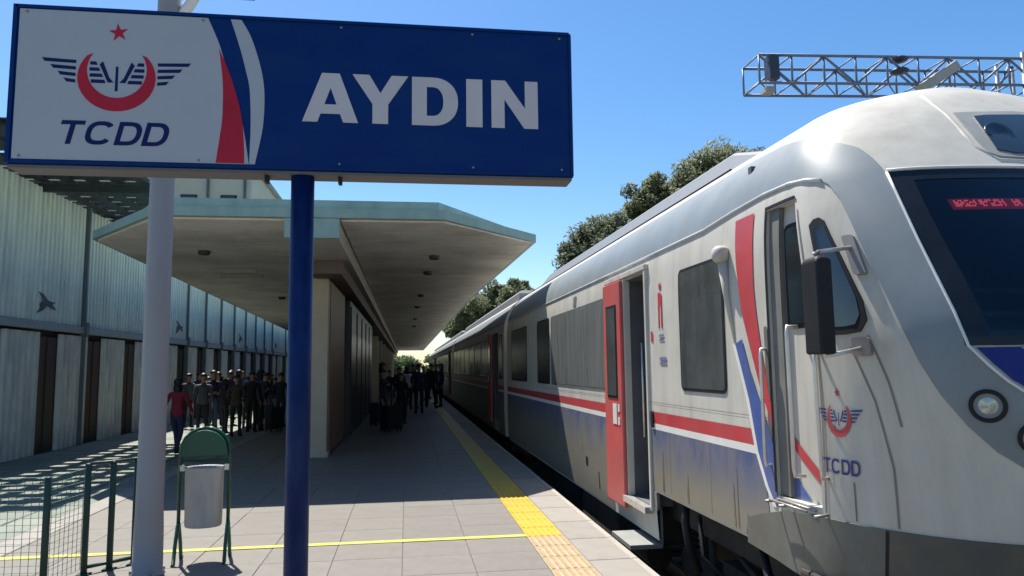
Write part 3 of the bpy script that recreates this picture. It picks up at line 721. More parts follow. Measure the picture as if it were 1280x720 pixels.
# roof equipment
rf = MB()
def fair(x0, x1, y0, y1, z0, z1, t=.25):
    rf.add([(x0, y0, z0), (x1, y0, z0), (x1, y1, z0), (x0, y1, z0), (x0+.18, y0+t, z1), (x1-.18, y0+t, z1), (x1-.18, y1-t, z1), (x0+.18, y1-t, z1)], [(4, 5, 6, 7), (0, 1, 5, 4), (1, 2, 6, 5), (2, 3, 7, 6), (3, 0, 4, 7)])
fair(2.90, 4.70, 5.2, 16.9, 3.30, 3.66, 1.3)
bevel(rf.build('roof_fairing', mat('roof_box_grey', (.24, .25, .26), .5, dirt=((.12, .12, .11), .6, 3, (1, 1, 1))), car), .03)
mb = MB()
mb.tube([SN(s_, 3.33, .006) for s_ in (5.9, 6.5, 8, 12, 17.2)], .012, 6)

mb.build('roof_gutter', rubber, car)
# underframe
ub = MB(); ub.box(2.55, 5.05, 4.6, 17.2, .18, .45); ub.box(2.45, 5.15, 8.6, 10.4, -.45, .2); ub.box(2.5, 5.1, 10.8, 12.6, -.5, .2, c=.05); ub.box(2.7, 4.9, 3.9, 4.8, .1, .6)
ub.tube([(2.6, 7.6, -.3), (2.6, 8.4, -.3)], .14, 12)
ub.box(2.33, 2.6, 3.7, 4.3, .1, .44)
bevel(ub.build('underframe', dark, car), .02)
def bogie(yc):
    for x in (2.72, 4.88):
        b = MB()
        b.box(x-.07, x+.07, yc-1.35, yc+1.35, -.28, -.1); b.box(x-.09, x+.09, yc-.35, yc+.35, -.34, .02)
        for d in (-1.05, 1.05):
            b.lathe([(.10, -.02), (.13, 0), (.11, .10), (.03, .12), (.001, .12)], (x-.09, yc+d, -.2), 14, axis='x'); b.box(x-.11, x+.08, yc+d-.16, yc+d+.16, -.32, -.06)
            for e in (-.13, .13):
                pts = [(x-.02+.045*cos(t*.9), yc+d+e+.045*sin(t*.9), -.06+t*.008) for t in range(32)]; b.tube(pts, .014, 5)
        b.tube([(x-.08, yc-.5, -.05), (x-.08, yc, .12)], .025, 8); b.tube([(x-.1, yc+.55, .25), (x-.1, yc+.5, -.25)], .03, 8)
        o = b.build('bogie', dark, car); x = 3.05 if x < 3.8 else 4.55
        for d in (-1.05, 1.05):
            MB().lathe([(.001, -.06), (.15, -.06), (.36, -.03), (.42, -.06), (.42, .05), (.46, .06), (.46, .085), (.3, .07), (.001, .08)] if x < 3.8 else [(.001, .06), (.15, .06), (.36, .03), (.42, .06), (.42, -.05), (.46, -.06), (.46, -.085), (.3, -.07), (.001, -.08)], (x, yc+d, -.18), 28, axis='x').build('wheel', mat('wheel_steel', (.10, .085, .07), .5, .5, var=.2), o)
bogie(5.75); bogie(14.6)
mb = MB()
mb.tube([(2.42, 6.35, .47), (2.40, 6.32, .30), (2.42, 6.30, .10), (2.5, 6.3, -.12)], .035, 8); mb.tube([(2.40, 6.0, .42), (2.40, 5.95, .1), (2.55, 5.6, -.1)], .018, 8)
mb.tube([(2.42, 4.95, .42), (2.38, 4.7, .05), (2.5, 4.3, -.2)], .03, 8)
mb.build('brake_hose', rubber, car)
mb = MB().box(2.10, 2.42, 6.98, 7.62, -.075, -.035); mb.tube([(2.42, 7.0, -.05), (2.42, 7.0, .3)], .015, 6).tube([(2.42, 7.6, -.05), (2.42, 7.6, .3)], .015, 6)
mb.build('foot_step', mat('step_plate_grey', (.24, .25, .23), .6, .3, var=.15), car)
mb = MB(); patch(mb, rect(6.90, 7.0, .31, .46), .01, -.02); mb.build('skirt_bracket', steel, car)
mb = MB(); patch(mb, rect(9.60, 9.72, .36, .48, .03), .006); patch(mb, rect(9.05, 9.09, .15, .36, .01), .006); mb.build('skirt_socket', rubber, car)
# lower grime rub strip for side skirt: fine rivet rows
mb = MB()
for k_ in range(40):
    a = 8.6+k_*.2; patch(mb, rect(a, a+.02, .60, .62), .0065)
mb.build('rivets', steel, car, kind='stuff')
line = MB()
for a in (5.6, 6.5, 8.45, 10.2, 12.0, 13.3): patch(line, rect(a, a+.006, .5 if a < 7 else .05, 1.04), .0055)
patch(line, rect(7.78, 13, 1.30, 1.306), .0045); patch(line, rect(4.62, 7.0, 1.30, 1.305), .0045)
line.build('body_seam', MATS['joint_and_shadow_brown'], car)

# trailing cars ------------------------------------------------------------
def trailer(name, label, y0, y1):
    t = thing(name, label, 'train', (0, 0, 0), 0, 'carriages of the train'); dy = y0-6.0; L_ = y1-y0
    mb = MB()
    for (a, b) in ((6.0, 6.0+L_), (.8-L_, .8)): skin(mb, a, b, .0, 3.60, [(7.2, 8.2, .3, 2.57)] if a > 3 else [], None, 0, dy)
    for yy in (6.0, 6.0+L_):
        ew = [tuple(S(yy, z_)+Vector((0, dy, 0))) for z_ in zgrid(.0, 3.598)]; ew += [(2*XC-p[0], p[1], p[2]) for p in ew[::-1]]; mb.add(ew, [list(range(len(ew)))])
    mb.build('body', white, t)
    mb = MB(); patch(mb, rect(6.02, 5.98+L_, 2.735, 3.2), .006, 0, dy=dy); mb.build('silver_band', silver, t)
    mb = MB(); mw_ = MB(); mbl_ = MB()
    for a, b in ((6.02, 7.18), (8.22, 5.98+L_)): patch(mb, rect(a, b, 1.105, 1.215), .004, dy=dy); patch(mw_, rect(a, b, 1.05, 1.105), .004, dy=dy); patch(mbl_, rect(a, b, .02, 1.05), .004, dy=dy)
    mb.build('red_stripe', redp, t); mw_.build('pale_stripe', MATS['stripe_cream'], t); mbl_.build('blue_lower_panel', bf, t)
    tg = mat('carriage_window_shaded_glass', (.02, .024, .026), .22, spec=.4)  # same darker glass, canopy shade painted into its colour
    side_window(6.3, 7.0, 1.37, 2.47, t, dy, 1, tg)
    a = 9.3
    while a+2.2 < 5.8+L_: side_window(a, a+2.1, 1.37, 2.47, t, dy, 1, tg); a += 2.3
    d = MB().box(2.28, 2.325, 8.25+dy, 9.05+dy, .2, 2.58).build('sliding_door', reddoor, t)
    MB().box(2.272, 2.278, 8.42+dy, 8.88+dy, 1.3, 2.3).build('door_window', winglass, d)
    v = MB(); v.add([(2.35, 7.2+dy, .3), (2.35, 8.2+dy, .3), (2.35, 8.2+dy, 2.57), (2.35, 7.2+dy, 2.57), (3.8, 7.2+dy, .3), (3.8, 8.2+dy, .3), (3.8, 8.2+dy, 2.57), (3.8, 7.2+dy, 2.57)], [(0, 1, 5, 4), (1, 2, 6, 5), (2, 3, 7, 6), (3, 0, 4, 7), (4, 5, 6, 7)])
    v.build('vestibule', interior, t)
    MB().box(2.55, 5.05, y0+.3, y1-.3, -.4, .3).build('underframe', dark, t)
    r_ = MB(); r_.box(2.9, 4.7, y0+1, y1-1, 3.25, 3.66, c=.08); r_.build('roof_fairing', MATS['roof_box_grey'], t)
    MB().box(2.9, 4.7, y0-.62, y0+.02, .3, 3.1).build('gangway_bellows', rubber, t)
    for x in (2.395, 2.43): MB().tube([(x, y0+.03, .4), (x, y0+.03, 2.6)], .012, 6).build('end_handrail', chrome, t)
trailer('carriage', 'second white carriage coupled behind the front railcar, in canopy shade', 17.95, 38.0)
trailer('carriage', 'third carriage of the train, far down the shaded platform', 38.6, 58.6)
trailer('carriage', 'last and smallest carriage at the far end of the platform', 59.2, 79.2)

# ================================================================ STATION SIGN
sgn = thing('station_sign', 'blue and white station name sign reading AYDIN on a blue post', 'sign', (-.465, 3.36, -.0))
ox, oy = -.465, 3.36
SX0, SX1, SZ0, SZ1 = -1.683, .775, 2.530, 3.238; SYF = 3.30; SYB = 3.44
def sm(mb): # shift to local
    mb.v = [(a-ox, b-oy, c) for a, b, c in mb.v]; return mb
bevel(sm(MB().box(SX0, SX1, SYF+.006, SYB, SZ0, SZ1)).build('sign_case', signblue, sgn), .012)
sm(MB().box(SX0+.012, SX1-.012, SYF+.012, SYB-.008, SZ0-.014, SZ0-.0005)).build('bottom_rail', signmet, sgn)
def spl(pts, n=6):
    out = []
    for i in range(len(pts)-1):
        p0 = pts[max(i-1, 0)]; p1 = pts[i]; p2 = pts[i+1]; p3 = pts[min(i+2, len(pts)-1)]
        for k_ in range(n):
            t = k_/n; out.append(tuple(.5*((2*p1[j])+(-p0[j]+p2[j])*t+(2*p0[j]-5*p1[j]+4*p2[j]-p3[j])*t*t+(-p0[j]+3*p1[j]-3*p2[j]+p3[j])*t**3) for j in (0, 1)))
    out.append(pts[-1]); return out
def sheet(shapes, name, m, d0=.006, d1=.004, parent=sgn):
    mb = MB(); slab_shapes(mb, shapes, lambda a, b, h: (a-ox, SYF+(d0 if h == 0 else d1)-oy, b)); return mb.build(name, m, parent)
edgeR = spl([(-.737, 3.215), (-.700, 3.15), (-.671, 3.073), (-.645, 2.98), (-.632, 2.895), (-.630, 2.80), (-.637, 2.70), (-.664, 2.556)])
# white field = left field out to the outer sweep
sheet([[[(SX0+.03, SZ1-.022), (-.880, SZ1-.022)]+spl([(-.88, 3.216), (-.83, 3.10), (-.80, 3.0), (-.796, 2.99)])[1:]+spl([(-.796, 2.99), (-.76, 2.88), (-.722, 2.74), (-.70, 2.62), (-.690, 2.553)])[1:]+[(SX0+.03, 2.553)]]], 'white_field', signwhite, .006, .003)
sheet([[spl([(-.783, 3.215), (-.755, 3.13), (-.733, 3.058), (-.710, 2.97), (-.695, 2.90), (-.688, 2.80), (-.686, 2.70), (-.687, 2.62), (-.688, 2.553)])+[(-.664, 2.553)]+edgeR[::-1][1:]]], 'white_swoosh', signwhite, .006, .003)
sheet([[spl([(-.829, 3.075), (-.79, 2.985), (-.757, 2.89), (-.728, 2.78), (-.714, 2.67), (-.709, 2.556)])+spl([(-.829, 2.556), (-.814, 2.68), (-.806, 2.78), (-.810, 2.93), (-.829, 3.075)])[:-1]]], 'red_swoosh', signred, .003, .0015)
fe = lambda a, b, h: (-1.250+a*1.0-ox, SYF+(.0035 if h == 0 else .0015)-oy, 2.922+b*1.0)
mb = MB(); slab_shapes(mb, red, fe, 0); slab_shapes(mb, blue, fe, 1); mb.build('emblem_print', [signred, signnavy], sgn)
ft = lambda a, b, h: (-1.484+(a)/4.68*.445+b*.024-ox, SYF+(.0035 if h == 0 else .0015)-oy, 2.622+b*.104)
mb = MB(); slab_shapes(mb, letters_tcdd(), ft); mb.build('operator_lettering', signnavy, sgn)
# AYDIN
def Bx(x0, x1): return lambda a: x0+(x1-x0)*a
LZ0, LZ1 = 2.757, 2.985
def place(loops, x0, x1): return [[(x0+(x1-x0)*a, LZ0+(LZ1-LZ0)*b) for a, b in lp] for lp in loops]
A_ = [[(0, 0), (.27, 0), (.325, .17), (.675, .17), (.73, 0), (1, 0), (.66, 1), (.34, 1)], [(.39, .36), (.61, .36), (.50, .70)]]
Y_ = [[(.36, 0), (.64, 0), (.64, .40), (1, 1), (.70, 1), (.50, .63), (.30, 1), (0, 1), (.36, .40)]]
D_ = [[(0, 0), (.45, 0)]+arcpts(.45, .5, .55, .5, -80, 80, 16, 2.2)+[(.45, 1), (0, 1)], [(.32, .2), (.45, .2)]+arcpts(.45, .5, .23, .3, -80, 80, 12, 2.2)+[(.45, .8), (.32, .8)]]
I_ = [[(0, 0), (1, 0), (1, 1), (0, 1)]]
N_ = [[(0, 0), (.28, 0), (.28, .60), (.70, 0), (1, 0), (1, 1), (.72, 1), (.72, .42), (.30, 1), (0, 1)]]
shp = [place(A_, -.466, -.220), place(Y_, -.247, .004), place(D_, .021, .232), place(I_, .270, .345), place(N_, .387, .606)]
sheet(shp, 'station_name_lettering', mat('sign_letter_white', (.50, .46, .46), .5, var=.04), .006, .003)
sm(MB().box(SX0+.015, SX1-.015, SYF-.002, SYF+.010, SZ1-.018, SZ1-.004).box(SX0+.005, SX0+.022, SYF-.002, SYF+.010, SZ0+.004, SZ1-.004).box(SX1-.018, SX1-.006, SYF-.002, SYF+.01, SZ0+.004, SZ1-.02).box(SX0+.024, SX1-.02, SYF-.002, SYF+.01, SZ0+.004, SZ0+.018)).build('frame_lip', signblue, sgn)
for x in (SX0+.06, -.9, -.3, .3, SX1-.06):
    for z in (SZ0+.035, SZ1-.035):
        o = MB().lathe([(.006, 0), (.006, .002), (.001, .003)], n=8).build('screw', steel, sgn); o.rotation_euler = (pi/2, 0, 0); o.location = (x-ox, SYF+.003-oy, z)
mb = MB().tube([(0, 0, 0), (0, 0, SZ0-.015)], .051, 24).lathe([(.13, 0), (.13, .012), (.052, .014)], (0, 0, .0), 24)
mb.build('post', postblue, sgn)
for x in (-.62, -.30): MB().box(x-ox-.008, x-ox+.008, -.02, .02, SZ0-.045, SZ0-.015).build('clamp_bolt', rubber, sgn)

# ================================================================ LAMP POST
lp = thing('lamp_post', 'tall grey painted lamp post standing behind the sign, beside the green fence', 'lamp post', (-2.105, 6.65, 0))
mb = MB(); mb.lathe([(.135, 0), (.135, .02), (.118, .03), (.114, .35), (.108, .5), (.104, 1.5), (.098, 3.3), (.094, 5.2), (.088, 7.2), (.001, 7.25)], n=32); mb.build('pole', polem, lp)
mb = MB().tube([(.09, .0, 4.78), (.16, 0, 4.9), (.32, 0, 5.2), (.6, .1, 5.5)], [.04, .05, .05, .04], 8); mb.build('bracket_arm', poleW, lp)
mb = MB().box(.22, .72, -.06, .06, 5.02, 5.06).tube([(.35, 0, 4.99), (.35, 0, 5.1)], .03, 8); mb.build('cross_bar', rubber, lp)
MB().box(.45, 1.05, -.12, .12, 5.45, 5.58, c=.03).build('lantern', polem, lp)
mb = MB()
for k_ in range(4):
    t = k_*pi/2+.5; mb.tube([(.125*cos(t), .125*sin(t), .018), (.125*cos(t), .125*sin(t), .045)], .012, 6)
mb.build('anchor_bolts', steel, lp)

# ================================================================ LITTER BIN
bn = thing('litter_bin', 'grey litter bucket hung in a green tubular frame with rounded hood', 'bin', (-1.765, 7.0, 0), .06)
fr = MB()
for s_ in (-1, 1):
    x = s_*.205
    fr.tube([(x, 0, .33), (x, 0, .95)]+[(x*cos(radians(a))*1.0, 0, .95+.20*sin(radians(a))) for a in (15, 35, 55, 75, 90)], .016, 10)
    for d in (-1, 1): fr.tube([(x, 0, .34), (x, d*.03, .30), (x+s_*.0, d*.10, .15), (x, d*.14, .012), (x, d*.17, .012)], .016, 10)
fr.build('frame', green, bn)
fr = MB(); pts = [(.195*cos(radians(a)), .93+.205*sin(radians(a))) for a in range(0, 181, 12)]
fr.prism(pts+[(-.195, .91), (.195, .91)], -.075, .075, fn=lambda a, b, h: (a, h, b)); bevel(fr.build('hood', green, bn), .01)
MB().tube([(-.2, 0, .86), (.2, 0, .86)], .012, 8).build('cross_bar', green, bn)
bk = MB(); prof = [(.001, .30), (.145, .30), (.152, .315), (.160, .79), (.168, .80), (.168, .812), (.152, .812), (.145, .79), (.14, .4), (.001, .4)]
bk.lathe(prof, n=28); bk.v = [(a*1.02, b*.8, c) for a, b, c in bk.v]; bk.build('bucket', bucket, bn)
mb = MB()
for s_ in (-1, 1): mb.box(s_*.185-.02, s_*.185+.02, -.02, .02, .78, .83)
mb.build('bucket_hook', chrome, bn)

# ================================================================ GREEN FENCE
fc = thing('mesh_fence', 'low dark green post and wire fence at the left platform edge', 'fence', (0, 0, 0))
def fpost(x, y, h=.90, r=.030):
    o = MB().tube([(0, 0, 0), (0, 0, h)], r, 4).box(-.05, .05, -.05, .05, 0, .012).build('post', fgreen, fc); bevel(o, .006, 1); o.location = (x, y, 0); o.rotation_euler = (0, 0, 0.0); return o
PP = [(-2.33, 7.0), (-2.475, 6.86), (-2.62, 6.72)]
for p in PP: fpost(*p)
fpost(-2.70, 6.2, .865); fpost(-3.6, 6.25, .88); fpost(-3.72, 4.2, .88)
mb = MB(); mb.tube([(-2.30, 7.03, .895), (-2.62, 6.72, .895)], .014, 6).tube([(-2.30, 7.03, .06), (-2.62, 6.72, .06)], .016, 6); mb.build('top_rail', fgreen, fc)
def wires(a, b, name):
    mb = MB(); A = Vector((*a, 0)); B = Vector((*b, 0)); Ln = (B-A).length
    n = int(Ln/.055)
    for i in range(n+1): p = A.lerp(B, i/n); mb.tube([p+Vector((0, 0, .06)), p+Vector((0, 0, .86))], .0024, 3, cap=False)
    for j in range(17): z = .06+j*.05; mb.tube([A+Vector((0, 0, z)), B+Vector((0, 0, z))], .0028, 3, cap=False)
    return mb.build(name, wirem, fc, kind='stuff')
wires((-2.62, 6.72), (-2.70, 6.2), 'wire_mesh'); wires((-2.70, 6.2), (-3.6, 6.25), 'wire_mesh'); wires((-3.6, 6.25), (-3.72, 4.2), 'wire_mesh')

# ================================================================ LEFT WALL
WX = -8.42
wl_ = thing('clad_wall', 'long pale green corrugated wall with brown openings, left of the platform', 'wall', (WX, 13, -.2))
def W(mb): mb.v = [(a-WX, b-13, c+.2) for a, b, c in mb.v]; return mb
W(MB().box(WX-.35, WX-.12, 12, 100, -.2, 5.8)).build('backing_wall', mat('backing_dark', (.08, .08, .075), .8), wl_)
pitch = 2.6; y0w = 13.25
def corr(mb, ya, yb, z0, z1, pw=.215):
    y = ya; pts = []
    while y < yb-.01:
        e = min(y+pw, yb); q = e-y
        pts += [(WX-.02, y), (WX-.02, y+q*.30), (WX+.045, y+q*.42), (WX+.045, y+q*.85), (WX-.02, y+q*.97)]; y = e
    pts.append((WX-.02, yb))
    n = len(pts); mb.add([(a, b, z0) for a, b in pts]+[(a, b, z1) for a, b in pts], [(i, i+1, i+1+n, i+n) for i in range(n-1)])
    return mb
cl = W(corr(MB(), y0w, y0w+pitch-.02, 2.86, 5.95)).build('cladding_panel', wallc, wl_)
pf = W(corr(MB(), y0w+1.02, y0w+pitch, -.2, 2.6, .26)).build('pillar_panel', wallp, wl_)
op = W(MB().box(WX-.10, WX-.03, y0w+.06, y0w+.98, -.2, 2.5).box(WX-.03, WX-.005, y0w+.50, y0w+.54, -.2, 2.5)).build('shutter', brownm, wl_)
tr = W(MB().box(WX-.05, WX+.11, y0w, y0w+pitch-.006, 2.66, 2.84)).build('ledge', walltrim, wl_)
ps = W(MB().box(WX+.0, WX+.13, y0w-.05, y0w+.03, -.2, 6.0).box(WX+.0, WX+.19, y0w-.07, y0w+.05, 2.6, 2.95)).build('mullion_post', postm, wl_)
for j in range(1, 30):
    for o in (cl, pf, op, tr): inst(o, (0, j*pitch, 0), wl_)
for j in (-0.12, 2.86, 5.4, 6.4, 7.4, 8.4, 9.4, 10.4, 11.4, 12.4, 13.4, 15.4, 17.4, 19.4, 21.4): 
    o = inst(ps, (0, j*pitch, 0), wl_); o.name = 'mullion_post'
bpy.data.objects.remove(ps)
bird = [(0, .0), (.10, .10), (.05, .20), (-.06, .30), (.10, .26), (.22, .12), (.34, .09), (.46, .10), (.36, .02), (.50, -.10), (.30, -.06), (.20, -.02), (.12, -.14), (-.08, -.26), (.02, -.10)]
for y in (18.3, 28.6, 38.9, 49.2):
    W(MB().prism([(a, b) for a, b in bird], .0, .004, fn=lambda a, b, h: (WX+.06+h, y+a*1.7, 3.25+b*.9))).build('bird_decal', birdm, wl_)

# lattice sunshade over the wall
lt_ = thing('lattice_sunshade', 'dark steel lattice sunshade standing high over the corrugated wall', 'sunshade', (-8.6, 18.2, 5.8))
for j in range(16):
    y = -4.4+j*.57; MB().box(-3.2, 2.6, y, y+.33, .33, .36).build('slat', latm, lt_)
for i in range(11):
    x = -3.2+i*.55; MB().box(x, x+.27, -4.5, 4.6, .29, .32).build('slat', latm, lt_)
for y in (-4.3, 0, 4.3):
    MB().box(-3.2, 2.6, y, y+.12, .06, .25).build('beam', latm, lt_); MB().box(-.5, -.38, y, y+.12, -6, .06).build('post', postm, lt_)

# ================================================================ CANOPY
cn = thing('platform_canopy', 'long platform canopy with teal fascia, chamfered corners and beige soffit', 'canopy', (0, 11.5, 0))
def K(mb): mb.v = [(a, b-11.5, c) for a, b, c in mb.v]; return mb
def XL(y): return -3.78-(y-11.5)*.76 if y < 13.74 else (-5.48-(y-13.74)*.047 if y < 52 else -7.28)
def XR(y): return .58+(y-11.5)*.91 if y < 13.5 else (2.40-(y-13.5)*.022 if y < 25 else 2.147)
YE = 96
ysl = [11.5, 12.1, 13.5, 13.74, 25, 52, YE]
out = [(XL(y), y) for y in ysl[::-1]]+[(XR(y), y) for y in ysl]
K(MB().prism(out, 3.985, 4.13)).build('lower_fascia', teal, cn)
ins = [(XL(y)*1+.25, y) for y in (YE-.3, 52, 25, 14.2)]+[(-3.70, 11.62), (.50, 11.62)]+[(XR(y)-.25, y) for y in (14.0, 25, 52, YE-.3)]
K(MB().prism(ins, 4.131, 4.285)).build('upper_fascia', teal, cn)
BXL, BXR = -1.86, -1.03
def spanel(xa, xb, ya, yb):
    return K(MB().prism([(xa(ya), ya+.012), (xb(ya), ya+.012), (xb(yb), yb-.012), (xa(yb), yb-.012)], 3.955, 3.984)).build('soffit_panel', soff, cn)
y = 11.62
brk = [11.62, 12.5, 13.5, 13.74]+[13.74+1.5*i for i in range(1, 55)]
for a, b in zip(brk, brk[1:]):
    if b > YE-.2: break
    spanel(lambda q: XL(q)+.10, lambda q: BXL-.01, a, b); spanel(lambda q: BXR+.01, lambda q: XR(q)-.10, a, b)
bevel(K(MB().box(BXL, BXR, 11.52, 11.60, 3.67, 3.984)).build('beam_end', teal, cn), .01)
K(MB().box(BXL+.02, BXR-.02, 11.61, YE-.5, 3.675, 3.984)).build('spine_beam', beamm, cn)
K(MB().box(-1.75, -1.2, 13.9, YE-1, 3.42, 3.674)).build('lower_beam', mat('beam_brown', (.14, .10, .08), .7), cn)
cols = [14.6]+[33+7*i for i in range(9)]
for y in cols: bevel(K(MB().box(-1.85, -1.50, y, y+.32, .0, 3.415).box(-1.88, -1.47, y-.03, y+.35, .0, .10)).build('column', colm, cn), .012)
for y in (40, 47, 54, 61, 68): pass
K(MB().box(-4.4, -3.4, 18.2, 18.32, 3.86, 3.95)).build('tube_lamp', mat('lamp_batten', (.4, .38, .34), .5), cn); K(MB().box(-4.4, -3.4, 17.3, 17.42, 3.86, 3.95)).build('tube_lamp', MATS['lamp_batten'], cn)
for (x, y) in ((.56, 15.1), (.5, 17.6), (.45, 23.1), (.4, 27.5), (-3.86, 14.75), (.4, 34), (.4, 40), (-3.9, 24), (-3.9, 30)):
    K(MB().lathe([(.11, 3.955), (.11, 3.90), (.09, 3.875), (.001, 3.87)], (x, y, 0), 16)).build('spot_lamp', mat('spot_dark', (.05, .045, .04), .5), cn)
# wall block of brown boards under the spine beam
wb = thing('brown_board_wall', 'brown boarded wall standing behind the cream column under the canopy', 'wall', (-1.6, 15, 0))
for j in range(11): MB().box(-.25, .12, -.07+j*.30, .222+j*.30, .06, 3.40, c=0).build('board', kiosk, wb)
MB().box(-.27, .135, -.075, 3.25, 0, .058).build('plinth', kdark, wb)
ks = thing('kiosk', 'dark glazed waiting kiosk further along under the canopy', 'kiosk', (-1.6, 18.6, 0))
MB().box(-.9, .22, 0, 11.5, 0, 3.35).build('body', kdark, ks)
for j in range(5):
    MB().box(.222, .232, .25+j*2.25, 2.25+j*2.25, .9, 2.6).build('window', mat('kiosk_glass', (.012, .013, .015), .3), ks)
    MB().box(.223, .25, .12+j*2.25, .22+j*2.25, 0.05, 3.2).build('frame_post', brownm, ks)

# ================================================================ GANTRY
gt = thing('signal_gantry', 'grey blue lattice gantry beam reaching over the train against the sky', 'gantry', (0, 17.1, 0))
mb = MB(); x0, x1, z0, z1 = 8.90, 16.95, 8.80, 9.54; yd = .9; sl_ = .02
for y in (0, yd):
    for z in (z0, z1): mb.tube([(x0, y, z), (x1, y, z+.28)], .042, 6)
mb.build('chord', gantm, gt)
mb = MB(); n = 9; dx = (x1-x0)/n
for y in (0, yd):
    for i in range(n+1):
        x = x0+i*dx; dz = .28*i/n; mb.tube([(x, y, z0+dz), (x, y, z1+dz)], .030, 5)
    for i in range(n):
        a = x0+i*dx; dz = .28*i/n; p = ((a, y, z0+dz), (a+dx, y, z1+dz)) if (i+(0 if y == 0 else 1)) % 2 else ((a, y, z1+dz), (a+dx, y, z0+dz)); mb.tube(p, .034, 5)
for i in range(n+1):
    x = x0+i*dx; dz = .28*i/n
    for z in (z0, z1): mb.tube([(x, 0, z+dz), (x, yd, z+dz)], .022, 5)
    if i < n: mb.tube([(x, 0, z0+dz), (x+dx, yd, z0+dz)], .018, 5)
mb.build('lattice_bracing', gantm, gt)
MB().box(9.14, 9.40, -.10, .2, 8.90, 9.52).build('equipment_box', gantd, gt)
MB().box(9.12, 9.36, .1, .4, 8.62, 8.76).build('equipment_box', gantg, gt)
for z in (9.34, 9.66): MB().lathe([(.001, -.08), (.20, -.04), (.24, .0), (.19, .05), (.001, .08)], (12.9, .1, z-.02), 14).build('junction_drum', gantd, gt)
hd = MB().box(-.65, .65, -.14, .14, -.13, .13).build('signal_housing', gantg, gt); hd.location = (13.85, -.1, 9.12); hd.rotation_euler = (0, radians(-33), 0); bevel(hd, .04)
mb = MB()
for x in (16.5, 16.98):
    for y in (0, yd): mb.tube([(x, y, -1.05), (x, y, 9.98)], .06, 6)
for i in range(12):
    z = -1+i*.93
    for y in (0, yd): mb.tube([(16.5, y, z), (16.98, y, z+.93)], .03, 5)
mb.build('mast', gantm, gt)

# ================================================================ BUILDINGS BEYOND
bd = thing('apartment_building', 'pale cream apartment block rising beyond the left wall and canopy', 'building', (-9, 44, -1))
MB().box(-14, 0, 0, 12, 0, 14.5).build('wall', bldm, bd)
for j, x in enumerate((-.8, -3.0, -5.4, -7.8, -10.4)):
    for k_ in range(4):
        f_ = MB().box(x-.9, x, -.05, .0, 1.8+k_*3.2, 3.2+k_*3.2).build('window', rubber, bd); MB().box(x-.83, x-.07, -.07, -.051, 1.87+k_*3.2, 3.13+k_*3.2).build('pane', darkglass, f_)
for x in (-.35, -2.4, -4.7, -7.0): MB().tube([(x, -.10, 0), (x, -.10, 14.3)], .07, 8).build('drainpipe', postm, bd)
MB().box(-14.2, .2, -.25, 12.2, 14.5, 14.8).build('roof', coping, bd)

# ================================================================ TREES
def tree(name, label, loc, trunk_h, crown_c, crown_r, nblob, nleaf, lm, cat='tree', leaf=.22, lobes=None, seed=1):
    random.seed(seed); t = thing(name, label, cat, loc, 0, 'pines behind the train' if cat == 'tree' else 'bushes past the platform end')
    mb = MB(); top = Vector((crown_c[0]*.6, crown_c[1]*.6, trunk_h))
    mb.tube([(0, 0, 0), (.1, 0, trunk_h*.4), (top.x*.6, top.y*.6, trunk_h*.8), top], [crown_r[0]*.10, crown_r[0]*.08, crown_r[0]*.065, crown_r[0]*.05], 10)
    blobs = []
    for i in range(nblob):
        while True:
            p = Vector((random.uniform(-1, 1), random.uniform(-1, 1), random.uniform(-.9, 1)))
            if .35 < p.length < 1: break
        lb = random.choice(lobes) if lobes else (crown_c, crown_r)
        c = Vector((lb[0][0]+p.x*lb[1][0], lb[0][1]+p.y*lb[1][1], lb[0][2]+p.z*lb[1][2])); blobs.append((c, random.uniform(.26, .44)*min(lb[1][0], lb[1][2]*1.3)))
    for c, r in blobs[::5]: mb.tube([top-Vector((0, 0, .3)), top.lerp(c, .5)+Vector((0, 0, .2)), c], [crown_r[0]*.035, crown_r[0]*.02, .02], 5)
    mb.build('trunk', barkm, t)
    cr_ = MB()
    for c, r in blobs:
        for i in range(nleaf):
            d = Vector((random.gauss(0, 1), random.gauss(0, 1), random.gauss(0, 1))).normalized()*r*(random.random()**.4)
            d.z *= .75; p = c+d; u = Vector((random.gauss(0, 1), random.gauss(0, 1), random.gauss(0, 1))).normalized(); v = u.orthogonal().normalized(); s_ = leaf*random.uniform(.6, 1.3)
            cr_.v += [tuple(p+u*s_), tuple(p+v*s_*.45), tuple(p-u*s_), tuple(p-v*s_*.45)]; b_ = len(cr_.v)-4; cr_.f.append([b_, b_+1, b_+2, b_+3]); cr_.m.append(0); cr_.sm.append(False)
    me = bpy.data.meshes.new('crown'); me.from_pydata(cr_.v, [], cr_.f); me.materials.append(lm); o = bpy.data.objects.new('crown', me); col.objects.link(o); o.parent = t
    return t
tree('pine_tree', 'tallest stone pine, crown showing above the front railcar roof', (17.4, 40, -1.05), 9.5, (.6, 0, 13.1), (3.0, 3.0, 2.3), 170, 230, leafA, seed=3, leaf=.15,
     lobes=[((1.2, 0, 13.3), (3.0, 2.6, 2.2)), ((.3, 0, 12.9), (2.9, 2.6, 2.2)), ((2.4, 0, 13.4), (2.4, 2.4, 1.8)), ((-3.6, -.3, 11.9), (1.5, 1.5, 1.5)), ((-2.2, -.3, 11.0), (2.0, 1.5, 1.4))])
tree('pine_tree', 'middle stone pine leaning along the train roofline', (15.4, 52, -1.05), 8.0, (0, 0, 11.2), (3.2, 3, 2.2), 150, 200, leafB, seed=5, leaf=.18,
     lobes=[((-.2, 0, 11.6), (3.2, 3, 2.1)), ((-1.9, 0, 10.2), (2.4, 2, 1.9))])
